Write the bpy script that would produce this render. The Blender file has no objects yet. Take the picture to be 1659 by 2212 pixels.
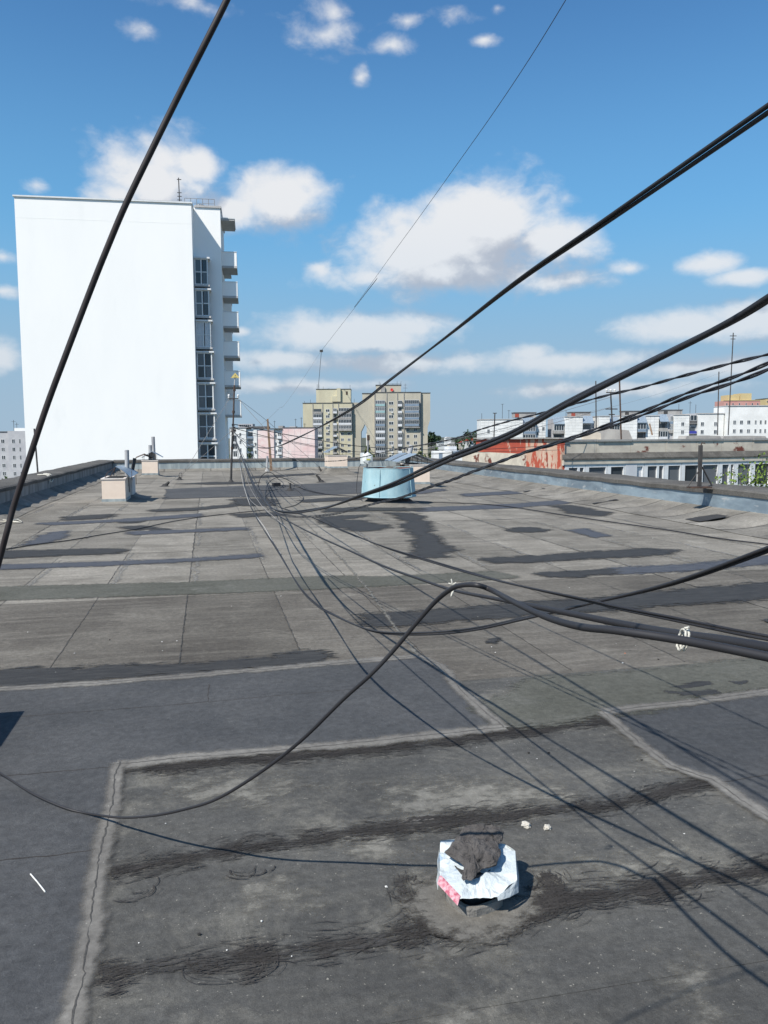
import bpy, bmesh, math, random
import numpy as np
from math import sin, cos, tan, radians, pi, sqrt, atan2, asin, hypot
from mathutils import Vector, Matrix, noise
from mathutils.geometry import tessellate_polygon

random.seed(7)
scn = bpy.context.scene
col = scn.collection

# ------------------------------------------------------------------ camera
F, CX, CY = 1726.0, 829.5, 1106.0
YAW, PITCH, ROLL, H = radians(12.4), radians(5.36), 0.005, 1.7
fw = np.array([sin(YAW)*cos(PITCH), cos(YAW)*cos(PITCH), -sin(PITCH)])
_r0 = np.array([cos(YAW), -sin(YAW), 0.0]); _u0 = np.cross(_r0, fw)
rt = _r0*cos(ROLL) - _u0*sin(ROLL)
up = _u0*cos(ROLL) + _r0*sin(ROLL)
O = np.array([0, 0, H])
cam = bpy.data.cameras.new('camera'); cob = bpy.data.objects.new('camera', cam); col.objects.link(cob)
cam.sensor_fit = 'VERTICAL'; cam.sensor_height = 24.0; cam.lens = F/2212*24.0
cam.clip_start = 0.05; cam.clip_end = 60000
m = Matrix.Identity(4)
for i in range(3):
    m[i][0], m[i][1], m[i][2], m[i][3] = rt[i], up[i], -fw[i], O[i]
cob.matrix_world = m
scn.camera = cob

# ------------------------------------------------------------------ light
SUN_AZ, SUN_EL = YAW + radians(41), radians(48.5)          # heading the light travels to, elevation
Ld = np.array([sin(SUN_AZ)*cos(SUN_EL), cos(SUN_AZ)*cos(SUN_EL), -sin(SUN_EL)])
sun = bpy.data.lights.new('sun', 'SUN'); sun.energy = 4.8; sun.angle = radians(0.53); sun.color = (1.0, 0.95, 0.87)
sob = bpy.data.objects.new('sun', sun); col.objects.link(sob)
sob.rotation_euler = Vector(Ld).to_track_quat('-Z', 'Y').to_euler()
scn.view_settings.view_transform = 'Standard'; scn.view_settings.look = 'None'
scn.view_settings.gamma = 1.0; scn.view_settings.use_curve_mapping = False
scn.view_settings.exposure = 0.30
SKY = 0.085
CLOUD_W, CLOUD_G = 8.1, 4.9                                # cloud radiance before the sky strength

# pixel helpers: photo pixels (1659 x 2212) to points of the place
def ray(u, v): return fw + rt*((u-CX)/F) - up*((v-CY)/F)
def gp(u, v, z=0.0):
    d = ray(u, v); return O + d*((z-H)/d[2])
def at(u, v, d): return O + ray(u, v)*d
def hz(u): return 944.6 - (u-447)*0.0057                     # horizon row
def azel(u, v):
    d = ray(u, v); d = d/np.linalg.norm(d); return atan2(d[0], d[1]), asin(d[2])

class NT:
    def __init__(s, tree): s.t = tree; s.L = tree.links.new
    def n(s, typ, **kw):
        nd = s.t.nodes.new(typ)
        for k, v in kw.items(): setattr(nd, k, v)
        return nd
    def math(s, op, a, b=None, c=None, clamp=False):
        nd = s.n('ShaderNodeMath', operation=op); nd.use_clamp = clamp
        for i, x in enumerate((a, b, c)):
            if x is None: continue
            if isinstance(x, (int, float)): nd.inputs[i].default_value = x
            else: s.L(x, nd.inputs[i])
        return nd.outputs[0]
    def vmath(s, op, a, b=None):
        nd = s.n('ShaderNodeVectorMath', operation=op)
        for i, x in enumerate((a, b)):
            if x is None: continue
            if isinstance(x, (tuple, list)): nd.inputs[i].default_value = x
            else: s.L(x, nd.inputs[i])
        return nd.outputs[1] if op in ('LENGTH', 'DOT_PRODUCT') else nd.outputs[0]
    def mix(s, f, a, b, mode='MIX'):
        nd = s.n('ShaderNodeMix', data_type='RGBA', blend_type=mode)
        for i, x in ((0, f), (6, a), (7, b)):
            if isinstance(x, (int, float)): nd.inputs[i].default_value = x
            elif isinstance(x, (tuple, list)): nd.inputs[i].default_value = (*x[:3], 1)
            else: s.L(x, nd.inputs[i])
        return nd.outputs[2]
    def mapr(s, v, a, b, c=0.0, d=1.0, smooth=False):
        nd = s.n('ShaderNodeMapRange'); nd.interpolation_type = 'SMOOTHSTEP' if smooth else 'LINEAR'
        s.L(v, nd.inputs[0])
        for i, x in zip((1, 2, 3, 4), (a, b, c, d)): nd.inputs[i].default_value = x
        return nd.outputs[0]
    def noise(s, vec, scale, detail=6, rough=0.55, dist=0.0):
        nd = s.n('ShaderNodeTexNoise'); s.L(vec, nd.inputs['Vector'])
        nd.inputs['Scale'].default_value = scale; nd.inputs['Detail'].default_value = detail
        nd.inputs['Roughness'].default_value = rough; nd.inputs['Distortion'].default_value = dist
        return nd.outputs[0]
    def scale(s, vec, sc): return s.vmath('MULTIPLY', vec, sc)

# ------------------------------------------------------------------ sky with clouds
W = bpy.data.worlds.new('World'); scn.world = W; W.use_nodes = True
wt = W.node_tree; wt.nodes.clear()
LOBES = [(900,550,150,78,1.35),(1060,490,125,85,1.5),(1165,515,105,58,1.25),(960,585,230,46,1.3),(800,598,78,32,1.0),(1000,530,180,80,1.4),
 (330,395,105,95,1.35),(262,425,80,50,1.15),(420,360,65,50,1.1),(590,432,110,60,1.25),(500,452,90,42,1.2),(345,350,65,50,1.2),(640,425,55,42,1.0),
 (690,580,64,32,0.73),(1230,607,130,27,1.0),(1355,580,52,22,.95),(1520,572,95,32,.95),(1600,600,95,22,.9),
 (770,722,175,42,1.35),(700,728,95,32,1.15),(880,708,95,30,1.15),(1500,708,180,36,1.15),(1610,688,120,36,1.15),
 (700,75,148,74,0.62),(720,25,81,54,0.63),(840,97,101,40,0.52),(645,92,81,43,0.48),(880,45,64,37,0.38),
 (400,5,135,56,0.60),(312,62,70,48,0.44),(780,165,43,51,0.42),(985,30,101,48,0.40),(1045,86,64,27,0.34),
 (80,400,67,29,0.58),(5,555,50,22,.8),(5,628,50,20,.85),(0,770,65,44,1.0),(1075,18,45,35,0.28),
 (880,784,360,28,1.12),(1250,780,260,26,1.12),(600,777,130,24,1.05),(1150,765,70,24,.95),(1480,795,280,28,1.0),(520,716,34,16,.8),(650,832,290,22,.95),(1300,842,340,22,.95)]
grp = bpy.data.node_groups.new('cloud_field', 'ShaderNodeTree')
grp.interface.new_socket('Dir', in_out='INPUT', socket_type='NodeSocketVector')
grp.interface.new_socket('Field', in_out='OUTPUT', socket_type='NodeSocketFloat')
G = NT(grp); gi = G.n('NodeGroupInput'); go = G.n('NodeGroupOutput')
sx = G.n('ShaderNodeSeparateXYZ'); G.L(gi.outputs[0], sx.inputs[0])
ca = G.math('ARCTAN2', sx.outputs[0], sx.outputs[1]); ce = G.math('ARCSINE', sx.outputs[2])
cp = G.n('ShaderNodeCombineXYZ'); G.L(ca, cp.inputs[0]); G.L(ce, cp.inputs[1])
nv = G.scale(gi.outputs[0], (1, 1, 1.5))
n1 = G.noise(nv, 12, 5, 0.52, 0.3)
n3 = G.noise(nv, 38, 7, 0.6, 0.3)
n2 = G.noise(nv, 3.2, 4, 0.5)
best = None
for (u, v, rx, ry, st_) in LOBES:
    a0, e0 = azel(u, v); a1, _ = azel(u+rx, v); _, e1 = azel(u, v-ry)
    q = G.vmath('LENGTH', G.vmath('MULTIPLY', G.vmath('SUBTRACT', cp.outputs[0], (a0, e0, 0)), (1/abs(a1-a0), 1/abs(e1-e0), 0)))
    q = G.math('ADD', q, 1.0-st_)
    best = q if best is None else G.math('SMOOTH_MIN', best, q, 0.12)
lob = G.math('MAXIMUM', G.math('SUBTRACT', 1.12, best), -1.0)
# beyond the frame the same kind of broken cloud goes on
away = G.mapr(G.vmath('DOT_PRODUCT', G.vmath('NORMALIZE', gi.outputs[0]), tuple(fw)), 0.72, 0.5, 0, 1, True)
gen = G.mapr(n2, 0.42, 0.72, -1.0, 0.9)
base = G.math('ADD', G.math('MULTIPLY', lob, G.math('SUBTRACT', 1.0, away)), G.math('MULTIPLY', gen, away))
nz_ = G.math('ADD', G.math('MULTIPLY', G.math('SUBTRACT', n1, 0.5), 1.9), G.math('MULTIPLY', G.math('SUBTRACT', n3, 0.5), 0.85))
G.L(G.math('ADD', base, nz_), go.inputs[0])
Wn = NT(wt); tc = Wn.n('ShaderNodeTexCoord'); dirv = tc.outputs['Generated']
g1 = Wn.n('ShaderNodeGroup'); g1.node_tree = grp; Wn.L(dirv, g1.inputs[0])
toward = -Ld*0.6 + np.array([0, 0, 0.6]); toward = toward/np.linalg.norm(toward)*0.028
g2 = Wn.n('ShaderNodeGroup'); g2.node_tree = grp; Wn.L(Wn.vmath('ADD', dirv, (-0.018, 0.0, 0.036)), g2.inputs[0])
dens = Wn.mapr(g1.outputs[0], -0.08, 0.92, 0, 1, True)
grad = Wn.math('SUBTRACT', g1.outputs[0], g2.outputs[0])
shade = Wn.mapr(grad, -0.62, 0.30, 0, 1, True)
sky = Wn.n('ShaderNodeTexSky', sky_type='NISHITA'); sky.sun_disc = False
sky.sun_elevation = SUN_EL; sky.sun_rotation = SUN_AZ + pi
sky.air_density = 1.0; sky.dust_density = 0.5; sky.ozone_density = 1.8; sky.altitude = 200
skyc = Wn.mix(1.0, sky.outputs[0], (0.64, 1.13, 1.43), 'MULTIPLY')
szv = Wn.n('ShaderNodeSeparateXYZ'); Wn.L(dirv, szv.inputs[0])
skyc = Wn.mix(Wn.mapr(szv.outputs[2], 0.08, 0.50, 0.85, 0.0, True), skyc, (1.72, 4.45, 7.1))
skyc = Wn.mix(Wn.mapr(szv.outputs[2], 0.0, 0.27, 0.92, 0.0, True), skyc, (3.55, 4.75, 5.95))     # thin veil low over the town
cc = Wn.mix(shade, (CLOUD_G*0.93, CLOUD_G*0.99, CLOUD_G*1.13), (CLOUD_W, CLOUD_W*1.01, CLOUD_W*1.03))
sz = Wn.n('ShaderNodeSeparateXYZ'); Wn.L(dirv, sz.inputs[0])
low = Wn.mapr(sz.outputs[2], 0.02, 0.30, 0.62, 0.96, True)       # far low clouds are seen through more air
final = Wn.mix(Wn.math('MULTIPLY', dens, low), skyc, cc)
bg = Wn.n('ShaderNodeBackground'); bg.inputs[1].default_value = SKY; Wn.L(final, bg.inputs[0])
wo = Wn.n('ShaderNodeOutputWorld'); Wn.L(bg.outputs[0], wo.inputs[0])

# ------------------------------------------------------------------ materials
def bsdf_mat(name):
    mt = bpy.data.materials.new(name); mt.use_nodes = True
    N = NT(mt.node_tree); b = mt.node_tree.nodes['Principled BSDF']
    return mt, N, b
def M(name, c, c2=None, scale=4.0, rough=0.85, metal=0.0, stretch=(1, 1, 1), contrast=(0.35, 0.65), bump=0.0, bscale=60, world=True,
      tint=0.0, spot=None, spot_scale=8, spot_at=(0.6, 0.66), spec=0.3, grain=0.0, gscale=250):
    mt, N, b = bsdf_mat(name)
    b.inputs['Roughness'].default_value = rough; b.inputs['Metallic'].default_value = metal
    b.inputs['Specular IOR Level'].default_value = spec
    if world: vec = N.n('ShaderNodeNewGeometry').outputs['Position']
    else: vec = N.n('ShaderNodeTexCoord').outputs['Object']
    if c2 is None: c2 = tuple(x*0.86 for x in c)
    f = N.mapr(N.noise(N.scale(vec, stretch), scale, 8, 0.6), *contrast, 0, 1, True)
    cl = N.mix(f, c, c2)
    if spot:
        s = N.mapr(N.noise(N.scale(vec, stretch), spot_scale, 6, 0.6, 0.3), *spot_at, 0, 1, True)
        cl = N.mix(s, cl, spot)
    if grain:
        g = N.mapr(N.noise(vec, gscale, 2, 0.5), 0.3, 0.7, 1-grain, 1+grain)
        gc = N.n('ShaderNodeCombineXYZ')
        for i in range(3): N.L(g, gc.inputs[i])
        cl = N.mix(1.0, cl, gc.outputs[0], 'MULTIPLY')
    if tint:
        r = N.n('ShaderNodeObjectInfo').outputs['Random']
        g = N.mapr(r, 0, 1, 1-tint, 1+tint); gc = N.n('ShaderNodeCombineXYZ')
        for i in range(3): N.L(g, gc.inputs[i])
        cl = N.mix(1.0, cl, gc.outputs[0], 'MULTIPLY')
    N.L(cl, b.inputs['Base Color'])
    if bump:
        bn = N.n('ShaderNodeBump'); bn.inputs['Strength'].default_value = bump; bn.inputs['Distance'].default_value = 0.02
        N.L(N.noise(N.scale(vec, stretch), bscale, 5, 0.6), bn.inputs['Height']); N.L(bn.outputs[0], b.inputs['Normal'])
    return mt

def soft_alpha(N, b, P, freq=26, amp=1.5, lo=.28, hi=.62, st=(1, 3, 1)):
    # worn, brushed edge: the mesh carries its distance to the edge
    e = N.n('ShaderNodeAttribute', attribute_name='edge').outputs['Fac']
    nn = N.math('SUBTRACT', N.noise(N.scale(P, st), freq, 8, 0.7), .5)
    a = N.mapr(N.math('ADD', e, N.math('MULTIPLY', nn, amp)), lo, hi, 0, 1, True)
    N.L(a, b.inputs['Alpha'])
def felt(name, dark, light, dust, tint=0.13, streak=1.0, dust_at=(0.52, 0.75), granule=0.16, soft=None, bumpk=.6):
    mt, N, b = bsdf_mat(name); b.inputs['Roughness'].default_value = 0.93; b.inputs['Specular IOR Level'].default_value = 0.2
    P = N.n('ShaderNodeNewGeometry').outputs['Position']
    big = N.mapr(N.noise(P, 0.9, 7, 0.62, 0.4), 0.32, 0.68, 0, 1, True)
    c = N.mix(big, dark, light)
    st = N.mapr(N.noise(N.scale(P, (0.7, 6, 1)), 1.3, 7, 0.68), 0.42, 0.72, 0, 0.42*streak, True)   # washed streaks across the slope
    c = N.mix(st, c, dust)
    st2 = N.mapr(N.noise(N.scale(P, (0.9, 8, 1)), 2.0, 7, 0.72), 0.5, 0.72, 0, 0.24*streak, True)
    c = N.mix(st2, c, tuple(x*0.62 for x in dark))
    du = N.mapr(N.noise(P, 1.7, 9, 0.72, 0.6), *dust_at, 0, 0.75, True)
    c = N.mix(du, c, dust)
    mid = N.mapr(N.noise(P, 24, 6, 0.75), 0.3, 0.72, 0.72, 1.28)
    fine = N.mapr(N.noise(P, 330, 3, 0.7), 0.3, 0.7, 1-granule, 1+granule)
    r = N.mapr(N.n('ShaderNodeObjectInfo').outputs['Random'], 0, 1, 1-tint, 1+tint)
    k = N.math('MULTIPLY', N.math('MULTIPLY', fine, mid), r)
    g = N.n('ShaderNodeCombineXYZ')
    for i in range(3): N.L(k, g.inputs[i])
    c = N.mix(1.0, c, g.outputs[0], 'MULTIPLY')
    sp = N.mapr(N.noise(P, 75, 2, 0.5), 0.70, 0.76, 0, 0.6, True)     # pale grit
    c = N.mix(sp, c, tuple(min(1, x*1.9) for x in dust))
    N.L(c, b.inputs['Base Color'])
    bn = N.n('ShaderNodeBump'); bn.inputs['Strength'].default_value = bumpk; bn.inputs['Distance'].default_value = 0.012
    hh = N.math('ADD', N.math('MULTIPLY', N.noise(P, 420, 3, 0.7), 0.35), N.math('ADD', N.noise(P, 45, 5, 0.7), N.math('MULTIPLY', N.noise(P, 3.0, 3, 0.5), 2.2)))
    N.L(hh, bn.inputs['Height']); N.L(bn.outputs[0], b.inputs['Normal'])
    if soft: soft_alpha(N, b, P, **soft)
    return mt
def tar(name, c, c2, rough=0.75, soft=None):
    mt, N, b = bsdf_mat(name); b.inputs['Roughness'].default_value = rough; b.inputs['Specular IOR Level'].default_value = 0.3
    P = N.n('ShaderNodeNewGeometry').outputs['Position']
    f = N.mapr(N.noise(N.scale(P, (0.7, 5, 1)), 5, 8, 0.72), 0.4, 0.68, 0, 1, True)
    f2 = N.mapr(N.noise(P, 120, 4, 0.7), 0.3, 0.7, 0.75, 1.25); g = N.n('ShaderNodeCombineXYZ')
    for i in range(3): N.L(f2, g.inputs[i])
    N.L(N.mix(1.0, N.mix(f, c, c2), g.outputs[0], 'MULTIPLY'), b.inputs['Base Color'])
    bn = N.n('ShaderNodeBump'); bn.inputs['Strength'].default_value = 0.5; bn.inputs['Distance'].default_value = 0.01
    N.L(N.noise(P, 70, 6, 0.7), bn.inputs['Height']); N.L(bn.outputs[0], b.inputs['Normal'])
    if soft: soft_alpha(N, b, P, **soft)
    return mt
def glass(name, c=(0.03, 0.04, 0.05)):
    mt, N, b = bsdf_mat(name); b.inputs['Roughness'].default_value = 0.08; b.inputs['Specular IOR Level'].default_value = 0.6
    r = N.n('ShaderNodeObjectInfo').outputs['Random']
    N.L(N.mix(N.mapr(r, 0.55, 1, 0, 0.8), c, (0.16, 0.17, 0.18)), b.inputs['Base Color'])
    return mt
X = {}
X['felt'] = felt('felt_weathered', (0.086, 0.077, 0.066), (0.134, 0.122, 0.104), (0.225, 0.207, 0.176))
X['felt_pale'] = felt('felt_grazing_pale', (0.145, 0.133, 0.112), (0.230, 0.211, 0.180), (0.34, 0.316, 0.272), tint=0.16)  # grazing light on the far roof painted in as a paler felt colour
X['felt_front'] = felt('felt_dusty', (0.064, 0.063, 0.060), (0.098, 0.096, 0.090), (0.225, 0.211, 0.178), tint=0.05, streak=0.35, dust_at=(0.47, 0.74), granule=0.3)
X['felt_new'] = felt('felt_blue_grey', (0.058, 0.060, 0.063), (0.080, 0.081, 0.083), (0.125, 0.124, 0.118), tint=0.04, streak=0.25, dust_at=(0.56, 0.85), granule=0.25)
X['felt_strip'] = felt('felt_green_mineral', (0.078, 0.078, 0.064), (0.105, 0.104, 0.088), (0.15, 0.147, 0.13), tint=0.03, streak=0.5, soft=dict(freq=14, amp=.9, lo=.15, hi=.4))
X['felt_skirt'] = felt('felt_upturn', (0.14, 0.13, 0.113), (0.23, 0.214, 0.187), (0.33, 0.31, 0.272), tint=0.16, streak=0.3)
X['felt_cap'] = felt('felt_parapet_cap', (0.080, 0.075, 0.068), (0.125, 0.118, 0.107), (0.20, 0.19, 0.172), tint=0.08, streak=0.2)
X['tar'] = tar('bitumen', (0.034, 0.033, 0.032), (0.062, 0.060, 0.058))
X['tar_soft'] = tar('bitumen_worn', (0.030, 0.029, 0.028), (0.055, 0.053, 0.050), soft=dict(freq=7, amp=2.2, lo=.26, hi=.42, st=(.7, 5, 1)))
X['tar_blue'] = tar('bitumen_blue_grey', (0.056, 0.060, 0.072), (0.090, 0.093, 0.101), soft=dict(freq=7, amp=2.2, lo=.26, hi=.42, st=(.7, 5, 1)))
X['tar_seam'] = tar('seam_bitumen', (0.050, 0.047, 0.043), (0.085, 0.080, 0.073), soft=dict(freq=5, amp=2.2, lo=.35, hi=.8, st=(1, 1, 1)))
X['pale_seam'] = felt('seam_dust', (0.17, 0.163, 0.148), (0.24, 0.23, 0.21), (0.30, 0.285, 0.255), tint=0.06, streak=0.4, soft=dict(freq=5, amp=.9, lo=.25, hi=1.3, st=(1, 1, 1)), bumpk=.2)
X['tar_brown'] = tar('bitumen_brown', (0.033, 0.029, 0.026), (0.056, 0.050, 0.045), 0.8)
X['tar_film'] = tar('bitumen_film', (0.040, 0.037, 0.034), (0.062, 0.057, 0.052), 0.75, soft=dict(freq=22, amp=3.0, lo=.58, hi=1.05, st=(.8, 4, 1)))
X['mortar'] = felt('sealing_mortar', (0.140, 0.132, 0.120), (0.188, 0.178, 0.161), (0.25, 0.237, 0.21), tint=0.06, streak=0.4, soft=dict(freq=16, amp=.9, lo=.05, hi=.75, st=(1, 1, 1)), bumpk=.25)
X['mortar_worn'] = felt('worn_mortar', (0.130, 0.123, 0.110), (0.185, 0.174, 0.154), (0.24, 0.227, 0.20), tint=0.04, streak=0.3, soft=dict(freq=14, amp=2.2, lo=.25, hi=.85, st=(1, 1.4, 1)), bumpk=.5)
X['mortar_dark'] = tar('seam_crack', (0.06, 0.057, 0.053), (0.09, 0.085, 0.078))
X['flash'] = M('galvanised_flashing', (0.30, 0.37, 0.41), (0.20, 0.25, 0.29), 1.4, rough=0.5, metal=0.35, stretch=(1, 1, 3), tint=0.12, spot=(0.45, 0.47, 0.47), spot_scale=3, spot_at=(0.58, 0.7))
X['flash_left'] = M('shade_toned_flashing', (0.24, 0.25, 0.25), (0.13, 0.135, 0.14), 1.6, rough=0.7, metal=0.1, stretch=(3, 3, .5), tint=0.12)  # streaked metal, darkened to paint in the shade on the left wall
X['flash_back'] = M('weathered_flashing', (0.40, 0.44, 0.43), (0.26, 0.30, 0.31), 1.6, rough=0.6, metal=0.2, stretch=(4, 4, .4), tint=0.1)
X['zinc'] = M('zinc_sheet', (0.36, 0.43, 0.48), (0.27, 0.33, 0.39), 2.5, rough=0.45, metal=0.45, tint=0.08, bump=0.2, bscale=6)
X['beige'] = M('beige_render', (0.80, 0.665, 0.545), (0.75, 0.615, 0.50), 3, rough=0.9, tint=0.03, spot=(0.66, 0.54, 0.44), spot_scale=5, spot_at=(0.66, 0.8), bump=0.2, bscale=40)
X['whiterender'] = M('white_render', (0.74, 0.68, 0.62), (0.62, 0.56, 0.51), 2.5, rough=0.9, bump=0.2, bscale=40)
X['asb'] = M('asbestos_cement', (0.40, 0.40, 0.40), (0.30, 0.30, 0.31), 4, rough=0.9, stretch=(1, 1, .4), bump=.2)
X['black'] = M('black_rubber', (0.020, 0.019, 0.021), (0.026, 0.025, 0.027), 3, rough=0.55, spec=0.45)
X['blackbrown'] = M('brown_black_rubber', (0.022, 0.017, 0.017), (0.035, 0.026, 0.025), 20, rough=0.6, spec=0.4)
X['greywire'] = M('grey_wire', (0.20, 0.19, 0.18), (0.27, 0.26, 0.25), 9, rough=0.7)
X['whitewire'] = M('pale_wire', (0.42, 0.41, 0.38), (0.5, 0.48, 0.45), 9, rough=0.7)
X['cord'] = M('white_cord', (0.70, 0.68, 0.60), (0.55, 0.53, 0.46), 60, rough=0.9, bump=0.5, bscale=300)
X['rust'] = M('rusty_steel', (0.055, 0.040, 0.034), (0.10, 0.062, 0.045), 9, rough=0.8, bump=0.3)
X['steel'] = M('grey_steel', (0.22, 0.22, 0.22), (0.30, 0.30, 0.30), 7, rough=0.55, metal=0.4)
X['darksteel'] = M('dark_steel', (0.045, 0.043, 0.045), (0.08, 0.075, 0.07), 5, rough=0.65, metal=0.2)
X['wood'] = M('weathered_wood', (0.30, 0.20, 0.13), (0.20, 0.135, 0.09), 6, rough=0.9, stretch=(6, 6, .5), bump=.4)
X['porcelain'] = M('white_porcelain', (0.75, 0.75, 0.73), rough=0.3)
X['yellow'] = M('yellow_sign_paint', (0.72, 0.57, 0.20), (0.62, 0.48, 0.17), 8, rough=0.6)
X['signink'] = M('sign_black', (0.03, 0.03, 0.03), rough=0.6)
X['bluepaint'] = M('turquoise_paint', (0.35, 0.50, 0.53), (0.25, 0.41, 0.46), 3.2, rough=0.75, stretch=(1, 1, .35), spot=(0.16, 0.17, 0.16), spot_scale=11, spot_at=(0.67, 0.70), bump=.15, bscale=12, grain=.04, gscale=40)
X['redlead'] = M('red_lead_paint', (0.26, 0.055, 0.035), (0.15, 0.045, 0.03), 6, rough=0.75)
X['radome'] = M('white_plastic', (0.74, 0.77, 0.74), rough=0.5)
X['labelyel'] = M('yellow_label', (0.52, 0.50, 0.10), rough=0.6)
X['bag'] = M('white_foil_paper', (0.60, 0.63, 0.62), (0.47, 0.52, 0.54), 9, rough=0.42, world=True, bump=0.5, bscale=34, spot=(0.20, 0.31, 0.44), spot_scale=10, spot_at=(0.57, 0.68), contrast=(.4, .6))  # blue spots are reflections painted into the foil's colour
X['bagred'] = M('red_print', (0.38, 0.08, 0.12), (0.58, 0.36, 0.39), 70, rough=0.45)
X['lump'] = M('old_bitumen_lump', (0.070, 0.064, 0.061), (0.105, 0.097, 0.092), 22, rough=0.95, bump=1.0, bscale=55, spot=(0.02, 0.019, 0.018), spot_scale=30, spot_at=(0.6, 0.7))
X['collar'] = M('cement_collar', (0.26, 0.245, 0.22), (0.18, 0.17, 0.155), 14, rough=0.9, bump=.5)
X['stone'] = M('pale_stone', (0.62, 0.58, 0.50), (0.50, 0.46, 0.40), 30, rough=0.95, bump=.8, bscale=80)
X['chip'] = M('white_chip', (0.70, 0.69, 0.66), (0.55, 0.54, 0.5), 40, rough=0.9)
X['orangechip'] = M('brick_chip', (0.55, 0.17, 0.07), rough=0.9)
X['darkchip'] = M('dark_chip', (0.03, 0.028, 0.026), rough=0.9)
X['whitewall'] = M('white_facade', (0.92, 0.91, 0.88), (0.90, 0.892, 0.865), 0.35, rough=0.9, stretch=(1, 1, .3), spot=(0.87, 0.865, 0.84), spot_scale=.5, spot_at=(.55, .8))
X['whitetrim'] = M('white_trim', (0.74, 0.75, 0.75), (0.66, 0.67, 0.67), 2, rough=0.7)
X['greyslab'] = M('balcony_slab', (0.50, 0.49, 0.48), (0.42, 0.41, 0.40), 1.2, rough=0.9)
X['glass'] = glass('window_glass')
X['glassgrey'] = glass('loggia_glass', (0.10, 0.11, 0.125))
X['ywall'] = M('yellow_brick_facade', (0.55, 0.51, 0.37), (0.48, 0.44, 0.32), 0.22, rough=0.9, stretch=(1, 1, .4), spot=(0.44, 0.39, 0.27), spot_scale=.35, spot_at=(.58, .8))
X['ywall2'] = M('yellow_concrete_facade', (0.49, 0.45, 0.36), (0.41, 0.38, 0.31), 0.2, rough=0.9, stretch=(1, 1, .4), spot=(0.36, 0.33, 0.27), spot_scale=.35, spot_at=(.56, .8))
X['conc'] = M('grey_concrete', (0.36, 0.35, 0.33), (0.27, 0.26, 0.25), .8, rough=0.9, stretch=(1, 1, .5))
X['darkroof'] = M('dark_roof_edge', (0.09, 0.09, 0.095), (0.13, 0.125, 0.12), 1, rough=0.9)
X['bluepanel'] = M('blue_balcony_panel', (0.16, 0.22, 0.29), (0.20, 0.26, 0.33), .6, rough=0.8)
X['whitepanel'] = M('white_balcony_panel', (0.66, 0.67, 0.68), (0.55, 0.56, 0.58), .7, rough=0.8)
X['teal'] = M('teal_balcony_glass', (0.24, 0.40, 0.42), (0.32, 0.46, 0.46), .8, rough=0.3)
X['pink'] = M('pink_facade', (0.70, 0.50, 0.48), (0.74, 0.60, 0.57), 0.16, rough=0.9, contrast=(.3, .6), spot=(0.78, 0.70, 0.66), spot_scale=.3, spot_at=(.5, .75))
X['pwhite'] = M('white_panel_facade', (0.76, 0.76, 0.74), (0.66, 0.66, 0.64), .3, rough=0.9, tint=.05)
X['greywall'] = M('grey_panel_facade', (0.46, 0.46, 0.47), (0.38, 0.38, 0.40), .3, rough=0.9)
X['redpeel'] = M('peeling_red_paint', (0.42, 0.085, 0.05), (0.35, 0.07, 0.045), .8, rough=0.85, spot=(0.52, 0.33, 0.25), spot_scale=1.5, spot_at=(0.61, 0.65), tint=.02, stretch=(1, 1, .6))
X['peel'] = M('peeling_beige_paint', (0.62, 0.56, 0.46), (0.48, 0.43, 0.36), .9, rough=0.9, spot=(0.16, 0.05, 0.035), spot_scale=.5, spot_at=(0.60, 0.66), stretch=(1, 1, 1.4))
X['redpeel2'] = M('peeling_red_and_cream', (0.52, 0.34, 0.25), (0.58, 0.43, 0.33), .8, rough=0.85, spot=(0.42, 0.085, 0.05), spot_scale=1.3, spot_at=(0.50, 0.55), stretch=(1, 1, .6))
X['redhouse'] = M('red_facade', (0.50, 0.25, 0.22), (0.55, 0.31, 0.27), .1, rough=0.9)
X['yhouse'] = M('ochre_facade', (0.58, 0.46, 0.24), (0.52, 0.41, 0.22), .1, rough=0.9)
X['redroof'] = M('red_roof', (0.32, 0.07, 0.045), rough=0.9)
X['bluesign'] = M('blue_sign', (0.05, 0.06, 0.33), rough=0.7)
X['reddish'] = M('red_dish', (0.62, 0.06, 0.05), rough=0.6)
X['leaf'] = M('leaf_green', (0.045, 0.085, 0.022), (0.075, 0.12, 0.03), 1.0, rough=0.8)
X['leafdark'] = M('leaf_dark', (0.020, 0.042, 0.018), (0.035, 0.060, 0.026), .5, rough=0.85)
X['leafbright'] = M('leaf_bright', (0.16, 0.22, 0.035), (0.10, 0.17, 0.03), 6, rough=0.7)
X['leafmid'] = M('leaf_mid', (0.060, 0.082, 0.022), (0.095, 0.115, 0.032), .4, rough=0.85)
X['bark'] = M('bark', (0.10, 0.08, 0.06), (0.15, 0.12, 0.09), 3, rough=0.9)
X['land'] = M('town_ground', (0.06, 0.075, 0.04), (0.12, 0.115, 0.10), .02, rough=0.95, contrast=(.42, .58))

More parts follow.
